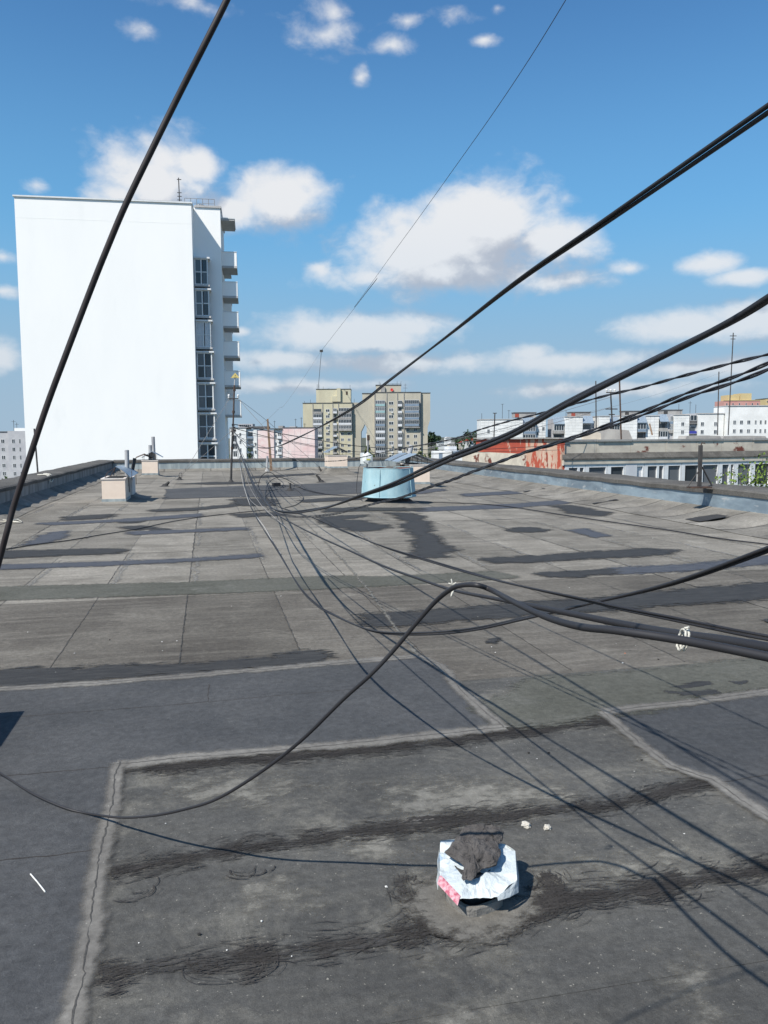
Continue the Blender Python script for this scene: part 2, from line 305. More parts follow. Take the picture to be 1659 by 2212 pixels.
# ------------------------------------------------------------------ mesh helpers
class MB:
    def __init__(s): s.v = []; s.f = []; s.m = []; s.cur = 0; s.sm = []
    def add(s, vs, fs, smooth=False):
        o = len(s.v); s.v += [tuple(float(c) for c in p) for p in vs]
        for f in fs: s.f.append([i+o for i in f]); s.m.append(s.cur); s.sm.append(smooth)
    def box(s, x0, x1, y0, y1, z0, z1):
        v = [(x0,y0,z0),(x1,y0,z0),(x1,y1,z0),(x0,y1,z0),(x0,y0,z1),(x1,y0,z1),(x1,y1,z1),(x0,y1,z1)]
        s.add(v, [(0,3,2,1),(4,5,6,7),(0,1,5,4),(1,2,6,5),(2,3,7,6),(3,0,4,7)])
    def prism(s, poly, y0, y1):                       # outline in x,z pushed from y0 to y1
        n = len(poly)
        s.add([(x,y0,z) for x,z in poly]+[(x,y1,z) for x,z in poly],
              [list(range(n)), list(range(2*n-1, n-1, -1))]+[(i, i+n, (i+1)%n+n, (i+1)%n) for i in range(n)])
    def prismz(s, poly, z0, z1):
        n = len(poly)
        s.add([(x,y,z0) for x,y in poly]+[(x,y,z1) for x,y in poly],
              [list(range(n-1,-1,-1)), list(range(n, 2*n))]+[(i, (i+1)%n, (i+1)%n+n, i+n) for i in range(n)])
    def tube(s, pts, r, n=6, cap=True):
        P = [np.array(p, float) for p in pts]; k = len(P)
        rr = r if hasattr(r, '__len__') else [r]*k
        vs = []; prev = None
        for i in range(k):
            t = P[min(i+1, k-1)]-P[max(i-1, 0)]; t = t/(np.linalg.norm(t)+1e-12)
            if prev is None:
                a = np.array([0,0,1.0]) if abs(t[2]) < .9 else np.array([1.0,0,0])
            else: a = prev
            b = a - t*np.dot(a, t); b = b/(np.linalg.norm(b)+1e-12); prev = b; c = np.cross(t, b)
            for j in range(n):
                th = 2*pi*j/n; vs.append(P[i]+(b*cos(th)+c*sin(th))*rr[i])
        fs = [(i*n+j, i*n+(j+1)%n, (i+1)*n+(j+1)%n, (i+1)*n+j) for i in range(k-1) for j in range(n)]
        s.add(vs, fs, True)
        if cap: s.add([vs[j] for j in range(n)], [list(range(n-1,-1,-1))]); s.add([vs[(k-1)*n+j] for j in range(n)], [list(range(n))])
    def lathe(s, prof, n=24, cx=0, cy=0, smooth=True, closed=False):
        vs = [(cx+r*cos(2*pi*j/n), cy+r*sin(2*pi*j/n), z) for r, z in prof for j in range(n)]
        k = len(prof)
        s.add(vs, [(i*n+j, i*n+(j+1)%n, (i+1)*n+(j+1)%n, (i+1)*n+j) for i in range(k-1) for j in range(n)], smooth)
    def quad(s, a, b, c, d): s.add([a,b,c,d], [(0,1,2,3)])
def mesh(name, mb, mats):
    me = bpy.data.meshes.new(name); me.from_pydata(mb.v, [], mb.f)
    for mt in (mats if isinstance(mats, (list, tuple)) else [mats]): me.materials.append(X[mt] if isinstance(mt, str) else mt)
    me.polygons.foreach_set('material_index', mb.m); me.polygons.foreach_set('use_smooth', mb.sm); me.update()
    return me
def put(name, me, parent=None, loc=(0,0,0), rot=(0,0,0), scale=(1,1,1)):
    o = bpy.data.objects.new(name, me); col.objects.link(o); o.location = loc; o.rotation_euler = rot; o.scale = scale
    if parent: o.parent = parent
    return o
def obj(name, mb, mats, parent=None, **kw): return put(name, mesh(name, mb, mats), parent, **kw)
def tag(o, label, cat, group=None):
    o['label'] = label; o['category'] = cat
    if group: o['group'] = group
    return o
def thing(name, label, cat, loc=(0,0,0), rz=0.0, group=None):
    o = bpy.data.objects.new(name, None); col.objects.link(o); o.empty_display_size = 0.1
    o.location = loc; o.rotation_euler = (0,0,rz); return tag(o, label, cat, group)
def single(name, mb, mats, label, cat, group=None):               # one-mesh thing, origin moved to its lowest middle
    a = np.array(mb.v); c = np.array([(a[:,0].min()+a[:,0].max())/2, (a[:,1].min()+a[:,1].max())/2, a[:,2].min()])
    mb.v = [tuple(p) for p in (a-c)]
    return tag(obj(name, mb, mats, None, loc=c), label, cat, group)
def copy_tree(o, parent=None):
    c = o.copy(); col.objects.link(c); c.parent = parent
    for ch in list(o.children): copy_tree(ch, c)
    return c
def struct(name, parent=None):
    o = bpy.data.objects.new(name, None); col.objects.link(o); o['kind'] = 'structure'; return o

# ================================================================== LAND
land = MB(); R = 25000
nseg = 48
land.add([(0,0,-17)]+[(R*cos(2*pi*i/nseg), R*sin(2*pi*i/nseg), -17) for i in range(nseg)], [(0, i+1, (i+1)%nseg+1) for i in range(nseg)])
o = obj('ground', land, 'land'); o['kind'] = 'structure'
HC = at(985, 1000, 640)[:2]
def hill_z(x, y): return -17.02+12.5*math.exp(-((x-HC[0])**2+(y-HC[1])**2)/(2*150.0**2))
hm = MB(); nr_, na_ = 16, 40; hv = [(HC[0], HC[1], hill_z(*HC))]
for i in range(1, nr_+1):
    rr_ = 460*i/nr_; hv += [(HC[0]+rr_*cos(2*pi*j/na_), HC[1]+rr_*sin(2*pi*j/na_), hill_z(HC[0]+rr_, HC[1])) for j in range(na_)]
hm.add(hv, [(0, 1+j, 1+(j+1) % na_) for j in range(na_)]+[(1+(i-1)*na_+j, 1+i*na_+j, 1+i*na_+(j+1) % na_, 1+(i-1)*na_+(j+1) % na_) for i in range(1, nr_) for j in range(na_)], True)
o = obj('hill', hm, 'land'); o['kind'] = 'structure'

# ================================================================== OUR ROOF
XL, XR, YB, YF = -4.7, 10.4, 42.3, -4.0
roof = struct('rooftop')
mb = MB(); mb.box(XL-.72, XR+.72, YF-.6, YB+.62, -17.0, -0.006); obj('building_wall', mb, 'conc', roof)
unit = MB(); unit.box(0, 1, 0, 1, 0, 1)
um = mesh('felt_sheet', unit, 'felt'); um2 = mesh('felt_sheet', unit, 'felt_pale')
rng = random.Random(3)
W_ = 0.93
breaks = [5.2, 8.75, 12.25, 15.4, 18.7, 22.3, 26.4, 31.0, 36.5, YB]
k0 = int(math.floor((XL+0.25)/W_)); k1 = int(math.ceil((XR+0.25)/W_))
for k in range(k0, k1):
    x = -0.25 + W_*k
    for a, b in zip(breaks, breaks[1:]):
        j = rng.uniform(-.05, .05) if a > 6 else 0
        L_ = b-a
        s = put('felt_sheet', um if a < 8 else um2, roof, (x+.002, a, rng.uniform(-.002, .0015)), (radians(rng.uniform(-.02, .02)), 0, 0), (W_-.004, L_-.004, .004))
unit2 = mesh('felt_sheet', unit, 'felt_front')
for i, y in enumerate(np.arange(YF, 5.2, 1.02)):
    y1 = min(y+1.02, 5.2)
    for a, b in ((XL, -1.0), (-1.0, 4.3), (4.3, XR)):
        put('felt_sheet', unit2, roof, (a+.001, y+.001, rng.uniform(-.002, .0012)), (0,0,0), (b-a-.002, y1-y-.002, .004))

def ragged(poly, amp=.03, step=.05, seed=0, k=4.0, ax=1.0):
    """world outline (x,y) with a torn edge"""
    out = []
    n = len(poly)
    for i in range(n):
        a = np.array(poly[i][:2]); b = np.array(poly[(i+1)%n][:2]); L_ = np.linalg.norm(b-a); m_ = max(1, int(L_/step))
        for j in range(m_):
            p = a+(b-a)*j/m_
            nx = noise.noise(Vector((p[0]*k, p[1]*k, seed+.3)))+.7*noise.noise(Vector((p[0]*k*4, p[1]*k*4, seed+9.1)))
            ny = noise.noise(Vector((p[0]*k, p[1]*k, seed+33.7)))+.7*noise.noise(Vector((p[0]*k*4, p[1]*k*4, seed+57.1)))
            out.append((p[0]+amp*ax*nx, p[1]+amp*ny))
    return out
def sheet(name, poly, mat, z, parent=None):
    tris = tessellate_polygon([[Vector((x, y, 0)) for x, y in poly]])
    mb = MB(); vs = [(x, y, z) for x, y in poly]
    fs = []
    for t in tris:
        a, b, c = [poly[i] for i in t]
        fs.append(t if (b[0]-a[0])*(c[1]-a[1])-(b[1]-a[1])*(c[0]-a[0]) > 0 else t[::-1])
    mb.add(vs, fs)
    return obj(name, mb, mat, parent or roof)
def PX(pts, z=0.0): return [tuple(gp(u, v, z)[:2]) for u, v in pts]
def smear(name, pts, mat, z, amp=.03, seed=0, ax=2.2, k=4.0, step=.05):
    if mat == 'tar': mat = 'tar_soft'
    poly = ragged(PX(pts), amp, step*2, seed, k, ax)
    if mat in ('felt_new',): return sheet(name, poly, mat, z)
    Q = np.array(poly); w = min(Q.max(0)-Q.min(0)); return soft_patch(name, poly, mat, z, None, min(.22, max(.03, w*.36)))
def dens(pl, step):
    out = []
    for a, b in zip(pl, pl[1:]):
        a = np.array(a, float); b = np.array(b, float); n = max(1, int(np.linalg.norm(b-a)/step))
        out += [a+(b-a)*i/n for i in range(n)]
    out.append(np.array(pl[-1], float)); return out
def set_edge(me, vals):
    at_ = me.attributes.new('edge', 'FLOAT', 'POINT'); at_.data.foreach_set('value', np.array(vals, dtype=np.float32))
def ribbon(name, pl, w, mat, z, seed=0, amp=.35, step=.05, k=6.0, parent=None, wob=.02):
    """worn strip of width w along a world polyline"""
    P = dens(pl, step); mb = MB(); vs = []; ed = []; K = 5
    for i, p in enumerate(P):
        t = P[min(i+1, len(P)-1)]-P[max(0, i-1)]; t = t/(np.linalg.norm(t)+1e-9); n = np.array([-t[1], t[0]])
        nz = lambda q: noise.noise(Vector((p[0]*k, p[1]*k, q)))+.6*noise.noise(Vector((p[0]*k*5, p[1]*k*5, q+4)))
        c = p+n*wob*nz(seed+5); a = w*(.5+amp*nz(seed+1)); b_ = -w*(.5+amp*nz(seed+2))
        for j in range(K):
            s_ = a+(b_-a)*j/(K-1); vs.append((*(c+n*s_), z)); ed.append(1-abs(2*j/(K-1)-1))
    mb.add(vs, [(K*i+j, K*i+j+1, K*i+K+j+1, K*i+K+j) for i in range(len(P)-1) for j in range(K-1)])
    o = obj(name, mb, mat, parent or roof); set_edge(o.data, ed); return o
def soft_patch(name, poly, mat, z, cell=None, fade=.12):
    """sheet over an outline whose vertices carry their distance to the edge"""
    Q = np.array([p[:2] for p in poly]); lo, hi = Q.min(0)-fade*.6, Q.max(0)+fade*.6
    if cell is None: cell = max(.012, min(.12, sqrt((hi-lo).prod()/2500)))
    nx, ny = int((hi[0]-lo[0])/cell)+2, int((hi[1]-lo[1])/cell)+2
    gx, gy = np.meshgrid(lo[0]+np.arange(nx)*cell, lo[1]+np.arange(ny)*cell, indexing='ij'); D = np.full(gx.shape, 1e9); ins = np.zeros(gx.shape, bool)
    for i in range(len(Q)):
        a, b = Q[i], Q[(i+1) % len(Q)]; d = b-a; t = np.clip(((gx-a[0])*d[0]+(gy-a[1])*d[1])/(d@d+1e-12), 0, 1); D = np.minimum(D, np.hypot(gx-a[0]-t*d[0], gy-a[1]-t*d[1]))
        if a[1] != b[1]: ins ^= ((a[1] > gy) != (b[1] > gy)) & (gx < (b[0]-a[0])*(gy-a[1])/(b[1]-a[1])+a[0])
    S = np.where(ins, D, -D); E = np.clip(.5+.5*S/fade, 0, 1); keep = S > -fade*.7
    idx = -np.ones(gx.shape, int); mb = MB(); use = np.zeros(gx.shape, bool); fs = []
    for i in range(nx-1):
        for j in range(ny-1):
            if keep[i, j] or keep[i+1, j] or keep[i, j+1] or keep[i+1, j+1]: fs.append(((i, j), (i+1, j), (i+1, j+1), (i, j+1)))
    vs = []; ed = []; out = []
    for f in fs:
        q = []
        for c in f:
            if idx[c] < 0: idx[c] = len(vs); vs.append((gx[c], gy[c], z)); ed.append(E[c])
            q.append(int(idx[c]))
        out.append(q)
    mb.add(vs, out); o = obj(name, mb, mat, roof); set_edge(o.data, ed); return o

# ---- seams of the felt
for k in range(k0+1, k1):
    x = -0.25+W_*k
    ribbon('tar_seam', [(x, 5.25), (x, 12)], .016, 'tar_seam', .0078, seed=k, amp=.5, step=.03, k=9, wob=.008)
    ribbon('tar_seam', [(x, 12), (x, YB-.6)], .030, 'tar_seam' if k % 3 == 0 else 'pale_seam', .0078, seed=k+40, amp=.6, step=.12, k=5, wob=.02)
    for (a, b) in zip([8.9, 12.3, 15.5, 18.8], [12.1, 15.3, 18.6, 22.2]):
        if rng.random() < .6: ribbon('pale_lap', [(x+.06, a+rng.uniform(0, 1)), (x+.07, b-rng.uniform(0, 1))], .13, 'pale_seam', .0081, seed=k*7+a, amp=.5, step=.06, k=4, wob=.02)
for i, y in enumerate(breaks[1:-1]):
    if y < 9: continue
    ribbon('tar_seam', [(XL+.3, y), (1.5, y-.02), (XR-1.2, y+.02)], .06 if i % 2 else .05, 'pale_seam' if i % 2 else 'tar_seam', .0081, seed=i*3, amp=.8, step=.08, k=2.2, wob=.03)
# pale edges where the rolls lap
for i in range(26):
    k = rng.randrange(k0+1, k1); x = -0.25+W_*k; y = rng.uniform(6, 20); l = rng.uniform(.6, 2.6)
    ribbon('dust_streak', [(x+.04, y), (x+.045, y+l)], .09, 'pale_seam', .0084+.00002*i, seed=i, amp=.8, step=.05, k=5, wob=.02)

# ---- newer blue-grey felt laid over the old in front
P1 = [(-120,1496),(250,1474),(600,1446),(905,1421),(932,1430),(1000,1500),(1058,1562),(1072,1576),(850,1600),(600,1624),(258,1652),(240,1750),(212,1850),(200,1950),(186,2060),(150,2300),(-400,2500)]
sheet('felt_patch', ragged(PX(P1), .012, .05, 1), 'felt_new', .0125)
P2 = [(1308,1544),(1380,1612),(1450,1662),(1540,1692),(1600,1736),(1720,1810),(2000,1960),(2300,1600),(1800,1478),(1659,1500),(1500,1520)]
sheet('felt_patch', ragged(PX(P2), .012, .05, 2), 'felt_new', .0125)
P16 = [(360,1057),(500,1051),(640,1047),(792,1040),(792,1066),(620,1074),(480,1075),(352,1079)]
smear('felt_patch', P16, 'felt_new', .0125, .05, 3)
# crack lines between the sheets of the patch
for i, pl in enumerate([[(-80,1690),(120,1672),(240,1662)], [(-80,1872),(100,1856),(232,1838)], [(200,1540),(330,1531),(450,1520),(452,1482)], [(450,1521),(560,1510),(800,1490)], [(1470,1712),(1560,1695),(1700,1672)], [(-50,1560),(200,1540)]]):
    ribbon('felt_joint', PX(pl), .007, 'tar_brown', .0133, seed=i, amp=.6, step=.02, k=14, wob=.006)
# ---- pale sealing mortar along the patch edges
SE = [([(-120,1500),(250,1477),(600,1448),(905,1421)], .12), ([(900,1421),(950,1440),(1000,1500),(1088,1577)], .095), ([(1090,1576),(850,1602),(600,1627),(400,1642),(252,1657)], .12),
      ([(256,1652),(240,1750),(215,1850),(203,1950),(188,2060),(150,2260)], .085), ([(1800,1474),(1659,1498),(1500,1520),(1302,1542)], .12), ([(1302,1542),(1380,1610),(1450,1660),(1540,1690),(1600,1735),(1740,1820)], .085)]
for i, (pl, w) in enumerate(SE):
    W2 = PX(pl)
    ribbon('sealing_mortar', W2, w*1.45, 'mortar', .0150+i*.0002, seed=i*7, amp=.16, step=.03, k=3, wob=.012)
    ribbon('mortar_crack', W2, .0045, 'mortar_dark', .0162+i*.0002, seed=i*5, amp=.8, step=.02, k=7, wob=.012)
# ---- bitumen repairs further up the roof
Z6 = lambda pts: [(675+x*.1953, 918+y*.1953) for x, y in pts]
def ell(cx, cy, rx, ry, n=18): return [(cx+rx*cos(2*pi*i/n), cy+ry*sin(2*pi*i/n)) for i in range(n)]
smear('mineral_strip', [(-80,1274),(400,1262),(720,1248),(830,1250),(1060,1238),(1100,1248),(800,1266),(500,1279),(-80,1298)], 'felt_strip', .0090, .02, 4)
TARS = [
 ('tar', [(-80,1454),(200,1446),(400,1440),(560,1426),(640,1412),(690,1413),(696,1430),(560,1445),(300,1462),(80,1480),(-80,1487)], .05),
 ('tar', [(785,1332),(870,1327),(1000,1318),(1130,1305),(1300,1296),(1450,1279),(1659,1262),(1760,1258),(1760,1284),(1560,1300),(1400,1311),(1200,1325),(1000,1338),(830,1353),(800,1350)], .05),
 ('tar', [(1050,1208),(1100,1206),(1300,1193),(1400,1187),(1450,1190),(1440,1198),(1300,1206),(1150,1215),(1070,1216)], .05),
 ('tar', [(1165,1240),(1250,1235),(1330,1230),(1345,1240),(1250,1246),(1190,1248)], .05),
 ('tar_blue', [(1330,1229),(1500,1221),(1659,1203),(1760,1196),(1760,1209),(1500,1232),(1350,1240)], .02),
 ('tar', [(842,1108),(890,1110),(918,1128),(935,1150),(950,1165),(962,1180),(957,1204),(898,1207),(905,1180),(890,1150),(880,1127),(858,1115)], .09),
 ('tar', Z6([(50,1030),(300,1010),(560,1000),(580,1015),(380,1045),(370,1060),(560,1065),(600,1090),(640,1110),(780,1110),(860,1140),(700,1165),(500,1180),(440,1160),(400,1140),(260,1140),(190,1090)]), .08),
 ('tar', ell(1140,1145,37,5), .06), ('tar', [(1195,1093),(1230,1092),(1320,1109),(1300,1115),(1250,1112)], .06),
 ('tar_blue', [(905,1098),(1100,1090),(1200,1083),(1262,1072),(1262,1079),(1210,1090),(1100,1098),(905,1106)], .05),
 ('tar', [(-60,1193),(100,1190),(240,1187),(268,1190),(240,1197),(100,1202),(-60,1208)], .05),
 ('tar_blue', [(-60,1224),(200,1217),(400,1209),(550,1199),(560,1204),(400,1214),(200,1224),(-60,1232)], .03),
 ('tar', ell(302,1141,32,4), .06), ('tar', ell(346,1146,18,3), .05), ('tar', ell(284,1126,25,4.5), .05),
 ('tar_blue', [(88,1131),(250,1124),(380,1114),(432,1111),(434,1116),(300,1126),(110,1135)], .05),
 ('tar', [(506,1112),(590,1108),(642,1106),(632,1112),(520,1118)], .06),
 ('tar', [(505,1078),(580,1078),(592,1092),(520,1094),(510,1085)], .12),
 ('tar_blue', [(1232,1147),(1260,1143),(1312,1158),(1286,1162)], .03),
 ('tar_blue', [(60,1178),(112,1151),(147,1148),(140,1158),(105,1172)], .05),
 ('tar', [(1056,1383),(1072,1380),(1070,1392),(1058,1391)], .02), ('tar', [(1640,1342),(1700,1336),(1700,1344),(1650,1346)], .03),
 ('tar', [(330,1102),(420,1098),(505,1090),(512,1094),(420,1103),(335,1106)], .05),
 ('tar_blue', [(290,1150),(400,1146),(530,1141),(530,1145),(400,1151),(290,1156)], .04),
 ('tar', [(140,1118),(230,1112),(226,1120),(150,1124)], .08), ('tar', [(650,1081),(720,1076),(780,1076),(770,1080),(660,1086)], .06),
 ('tar', [(540,1030),(610,1026),(690,1022),(695,1025),(610,1030),(545,1034)], .08),
 ('tar_blue', [(1000,1068),(1080,1063),(1150,1060),(1140,1066),(1010,1073)], .06),
 ('tar', [(380,1046),(460,1042),(555,1042),(550,1045),(460,1047)], .08),
 ('felt_strip', [(1185,1476),(1500,1448),(1740,1418),(1760,1460),(1500,1505),(1310,1540),(1095,1562),(1050,1540)], .05),
 ('tar_blue', [(870,1064),(950,1056),(960,1060),(900,1068)], .05),
 ('tar', [(700,1100),(800,1096),(905,1099),(905,1104),(800,1104),(705,1107)], .08),
]
for i, (mt, pts, amp) in enumerate(TARS): smear('tar_smear', pts, mt, .0100+.00015*i, amp, 10+i)
# stains of dried puddle
for i, pts in enumerate([[(1450,1490),(1540,1474),(1560,1480),(1500,1492)], [(1560,1478),(1620,1470),(1600,1482)], [(1450,1502),(1530,1494),(1545,1500),(1470,1507)]]):
    smear('tar_smear', pts, 'tar', .0152+.0001*i, .06, 60+i)
# ---- brushed bitumen: thousands of separate bristle strokes
def strokes(name, mb, cl, w, n, lmin=.02, lmax=.13, z=.0100, spread=.20, seed=0, wd=(.0014, .0042)):
    r = random.Random(seed); P = dens(cl, .01)
    for _ in range(n):
        i = r.randrange(1, len(P)-1); t = P[i+1]-P[i-1]; t = t/(np.linalg.norm(t)+1e-9); nn = np.array([-t[1], t[0]])
        dens_here = noise.noise(Vector((P[i][0]*3.1, P[i][1]*3.1, seed)))
        d2_ = noise.noise(Vector((P[i][0]*11, P[i][1]*11, seed+3)))
        if r.random() > .66+1.2*dens_here+.9*d2_: continue
        off = r.gauss(0, .30)*w
        c = P[i]+nn*off; a = r.gauss(0, spread); dv = t*cos(a)+nn*sin(a); L_ = r.uniform(lmin, lmax)*(1 if r.random() < .8 else .4); cu = r.gauss(0, .10)*L_
        pn = np.array([-dv[1], dv[0]]); ww = r.uniform(*wd); zz = z+r.uniform(0, .0012)
        vs = []
        for q in range(5):
            s_ = q/4; p = c+dv*(s_-.5)*L_+pn*cu*(1-(2*s_-1)**2)+pn*r.gauss(0, .0012); h_ = ww*(.15+.85*sin(pi*min(max(s_, .06), .94)))*.5*r.uniform(.6, 1.4)
            vs += [(*(p+pn*h_), zz), (*(p-pn*h_), zz)]
        mb.add(vs, [(2*q+1, 2*q+3, 2*q+2, 2*q) for q in range(4)])
sb = MB()
B1 = PX([(262,1672),(450,1652),(640,1637),(850,1617),(1000,1602),(1130,1583),(1250,1565),(1335,1560)])
B1b = PX([(1095,1556),(1200,1547),(1315,1550)])
B2 = PX([(238,1892),(330,1872),(450,1852),(550,1828),(700,1812),(900,1788),(1050,1768),(1200,1752),(1350,1737),(1480,1702),(1570,1692)])
B3 = PX([(212,2125),(330,2098),(450,2083),(560,2072),(700,2052),(850,2032),(1000,1995),(1150,1962),(1250,1942),(1400,1932),(1520,1902),(1720,1870)])
RG = PX([(862,1900),(888,1958),(945,2008),(1020,2024),(1095,2016),(1160,1978),(1195,1925),(1180,1890)])
for i, (cl, w_) in enumerate(((B1, .2), (B1b, .14), (B2, .19), (B3, .21), (RG, .11))): ribbon('bitumen_film', cl, w_, 'tar_film', .0086+.0002*i, seed=i*4, amp=.25, step=.04, k=3, wob=.02)
strokes('b', sb, B1, .16, 4200, seed=1); strokes('b', sb, B1b, .12, 1000, seed=2)
strokes('b', sb, B2, .15, 3000, seed=3); strokes('b', sb, B3, .17, 4300, seed=4, lmax=.14)
strokes('b', sb, RG, .085, 1300, lmin=.02, lmax=.1, spread=.5, seed=5)
def swirl(cx, cy, r0, n, a0=0, a1=5.0, seed=0, ecc=.6):
    r = random.Random(seed); c = gp(cx, cy)
    for _ in range(n):
        rr = r0*r.uniform(.45, 1.15); s0 = r.uniform(a0, a1-.5); s1 = s0+r.uniform(.5, 1.6); ww = r.uniform(.002, .0045); zz = .0100+r.uniform(0, .0012); ox, oy = r.gauss(0, .025), r.gauss(0, .02); vs = []
        for q in range(9):
            th = s0+(s1-s0)*q/8
            for sg in (1, -1): vs.append((c[0]+ox+(rr+sg*ww*.5)*cos(th), c[1]+oy+(rr+sg*ww*.5)*ecc*sin(th), zz))
        sb.add(vs, [(2*q, 2*q+1, 2*q+3, 2*q+2) for q in range(8)])
swirl(545,1880,.085,14,2.8,6.0,1,.9); swirl(505,2085,.15,20,2.6,6.3,2,.6); swirl(285,1925,.08,10,3.5,6.2,3,.8); swirl(900,1900,.06,10,2,5,5,1.0)
o = obj('brush_strokes', sb, 'tar_brown', roof); o['kind'] = 'stuff'
# pale dust lying between the bands and round the vent
X['dust_film'] = felt('dust_film', (0.15, 0.144, 0.128), (0.20, 0.19, 0.165), (0.25, 0.238, 0.205), tint=0.04, streak=0.3, granule=.3, soft=dict(freq=7, amp=2.4, lo=.42, hi=1.15, st=(1, 1.6, 1)), bumpk=.4)
for i, (pts, fd) in enumerate([([(820,1690),(950,1670),(1150,1680),(1290,1700),(1250,1760),(1050,1790),(880,1830),(800,1790)], .22), ([(700,1800),(860,1790),(900,1860),(760,1880)], .15), ([(860,1880),(930,1850),(960,1990),(900,2010),(830,1960)], .13), ([(1130,1870),(1280,1840),(1330,1900),(1200,1960),(1110,1980)], .14), ([(330,1680),(560,1660),(700,1700),(560,1760),(360,1740)], .2), ([(940,2020),(1080,2030),(1120,2090),(900,2090)], .14), ([(1230,1850),(1460,1830),(1560,1870),(1380,1930)], .16), ([(480,1900),(640,1890),(700,1980),(520,1990)], .16), ([(860,2180),(1020,2150),(1140,2260),(900,2300)], .16), ([(1400,2060),(1560,2080),(1600,2260),(1480,2240)], .12), ([(1380,1610),(1500,1660),(1480,1690),(1350,1660)], .15)]):
    soft_patch('dust_film', PX(pts), 'dust_film', .0066+.00012*i, None, fd)
ribbon('pale_streak', PX([(648,1118),(730,1200),(800,1282),(868,1378),(902,1418)]), .085, 'dust_film', .0148, 5, .2, .05, 3)
# torn hole in the front felt
smear('felt_tear', [(868,1784),(890,1772),(930,1770),(975,1768),(978,1776),(930,1784),(890,1800),(872,1796)], 'mortar', .0084, .014, 77, 1.0, 12, .02)
ribbon('tear_edge', PX([(978,1768),(930,1770),(890,1772),(868,1784),(870,1798),(892,1802)]), .016, 'tar_brown', .0094, 78, .8, .01, 25, wob=.01)

# ================================================================== PARAPETS
def cap_pieces(par, axis, a, b, inner, outer, sgn, zlo, zhi, step, mat='felt_cap'):
    """felt covered coping in lengths; axis 'y' runs along y at x=inner"""
    r = random.Random(int(abs(inner)*100)); y = a
    while y < b-.05:
        y1 = min(y+step*r.uniform(.8, 1.2), b); mb = MB(); n = 4; rows = []
        for q in range(n+1):
            t = y+(y1-y)*q/n; w = noise.noise(Vector((t*.9, inner, 1.5)))*.025; d = noise.noise(Vector((t*1.3, inner, 7.5)))*.03
            i_ = inner+sgn*(-.05+d*.6); e_ = outer+sgn*d
            prof = [(i_+sgn*.04, zlo+w*.6), (i_, zlo+.01+w*.6), (i_-sgn*.004, zhi-.03+w), (i_+sgn*.05, zhi+w), ((i_+e_)/2, zhi+.025+w), (e_-sgn*.04, zhi+.03+w*.7), (e_, zhi-.02), (e_, zlo)]
            rows.append(prof)
        vs = []
        for q, prof in enumerate(rows):
            t = y+(y1-y)*q/n
            if q == n: t -= .006
            for (p, z) in prof: vs.append((p, t, z) if axis == 'y' else (t, p, z))
        k = len(rows[0]); fs = [(q*k+j, q*k+j+1, (q+1)*k+j+1, (q+1)*k+j) for q in range(n) for j in range(k-1)]
        fs += [list(range(k)), list(range(n*k, n*k+k))[::-1]]
        mb.add(vs, fs); obj('cap_felt', mb, mat, par); y = y1
def flash_pieces(par, axis, a, b, face, sgn, z0, z1, step, mat):
    r = random.Random(int(abs(face)*77)+3); y = a
    while y < b-.05:
        y1 = min(y+step*r.uniform(.85, 1.15), b); mb = MB(); t0 = -sgn*.012; d = r.uniform(0, .006)*-sgn; n = 5
        vs = []
        for q in range(n+1):
            t = y+.002+(y1-y-.004)*q/n; w = noise.noise(Vector((t*2, face, 3)))*.012
            lo = noise.noise(Vector((t*1.4, face, 8)))*.018
            for p, z in ((face, z1), (face+t0+d+w*-sgn*.5, z1), (face+t0+d+w, z0+.012+lo), (face+t0*2.2+d+w, z0+lo), (face, z0+.01)): vs.append((p, t, z) if axis == 'y' else (t, p, z))
        mb.add(vs, [(q*5+j, q*5+j+1, (q+1)*5+j+1, (q+1)*5+j) for q in range(n) for j in range(4)])
        mb.add([vs[j] for j in range(5)], [(0,1,2,3,4)]); mb.add([vs[n*5+j] for j in range(5)], [(4,3,2,1,0)])
        obj('flashing', mb, mat, par); y = y1
def upturn(par, axis, a, b, face, sgn, run, top, step, mat='felt_skirt', lump=.05):
    """felt dressed up the wall in a sagging curve, lap after lap"""
    r = random.Random(int(abs(face)*31)+9); y = a; idx = 0
    while y < b-.05:
        y1 = min(y+step*r.uniform(.8, 1.25), b); n = 6; kq = 9; vs = []
        lift = .003*(idx % 2)
        for q in range(n+1):
            t = y+(y1-y)*q/n; rr = run*(1+.22*noise.noise(Vector((t*.45, face, 2))))
            for j in range(kq):
                s_ = j/(kq-1)
                wob = noise.noise(Vector((t*1.1, s_*1.8, face)))*lump*sin(pi*s_)
                dx = rr*(1-s_)**1.0; z = top*(s_**2.3)+.012*(1-s_)+lift+max(-.008, wob*.8+lump*.25*sin(pi*s_))
                bulge = lump*.8*sin(pi*q/n)*sin(pi*s_)**1.5
                p = face-sgn*(dx+.014); z = z+bulge
                vs.append((p, t, z) if axis == 'y' else (t, p, z))
        mb = MB(); mb.add(vs, [(q*kq+j, q*kq+j+1, (q+1)*kq+j+1, (q+1)*kq+j) for q in range(n) for j in range(kq-1)], True)
        obj('felt_upturn', mb, mat, par)
        # dark lap line
        if r.random() < .8:
            lb = MB(); L_ = []
            for j in range(kq):
                p = Vector(vs[n*kq+j]); e = Vector((0, .008+.012*r.random(), 0)) if axis == 'y' else Vector((.012+.02*r.random(), 0, 0))
                L_ += [tuple(p-e+Vector((0,0,.006))), tuple(p+e*.6+Vector((0,0,.006)))]
            lb.add(L_, [(2*j, 2*j+1, 2*j+3, 2*j+2) for j in range(kq-1)]); obj('tar_seam', lb, 'mortar_dark', par)
        y = y1; idx += 1
def core(par, x0, x1, y0, y1, z1): mb = MB(); mb.box(x0, x1, y0, y1, -.003, z1); obj('core', mb, 'conc', par)
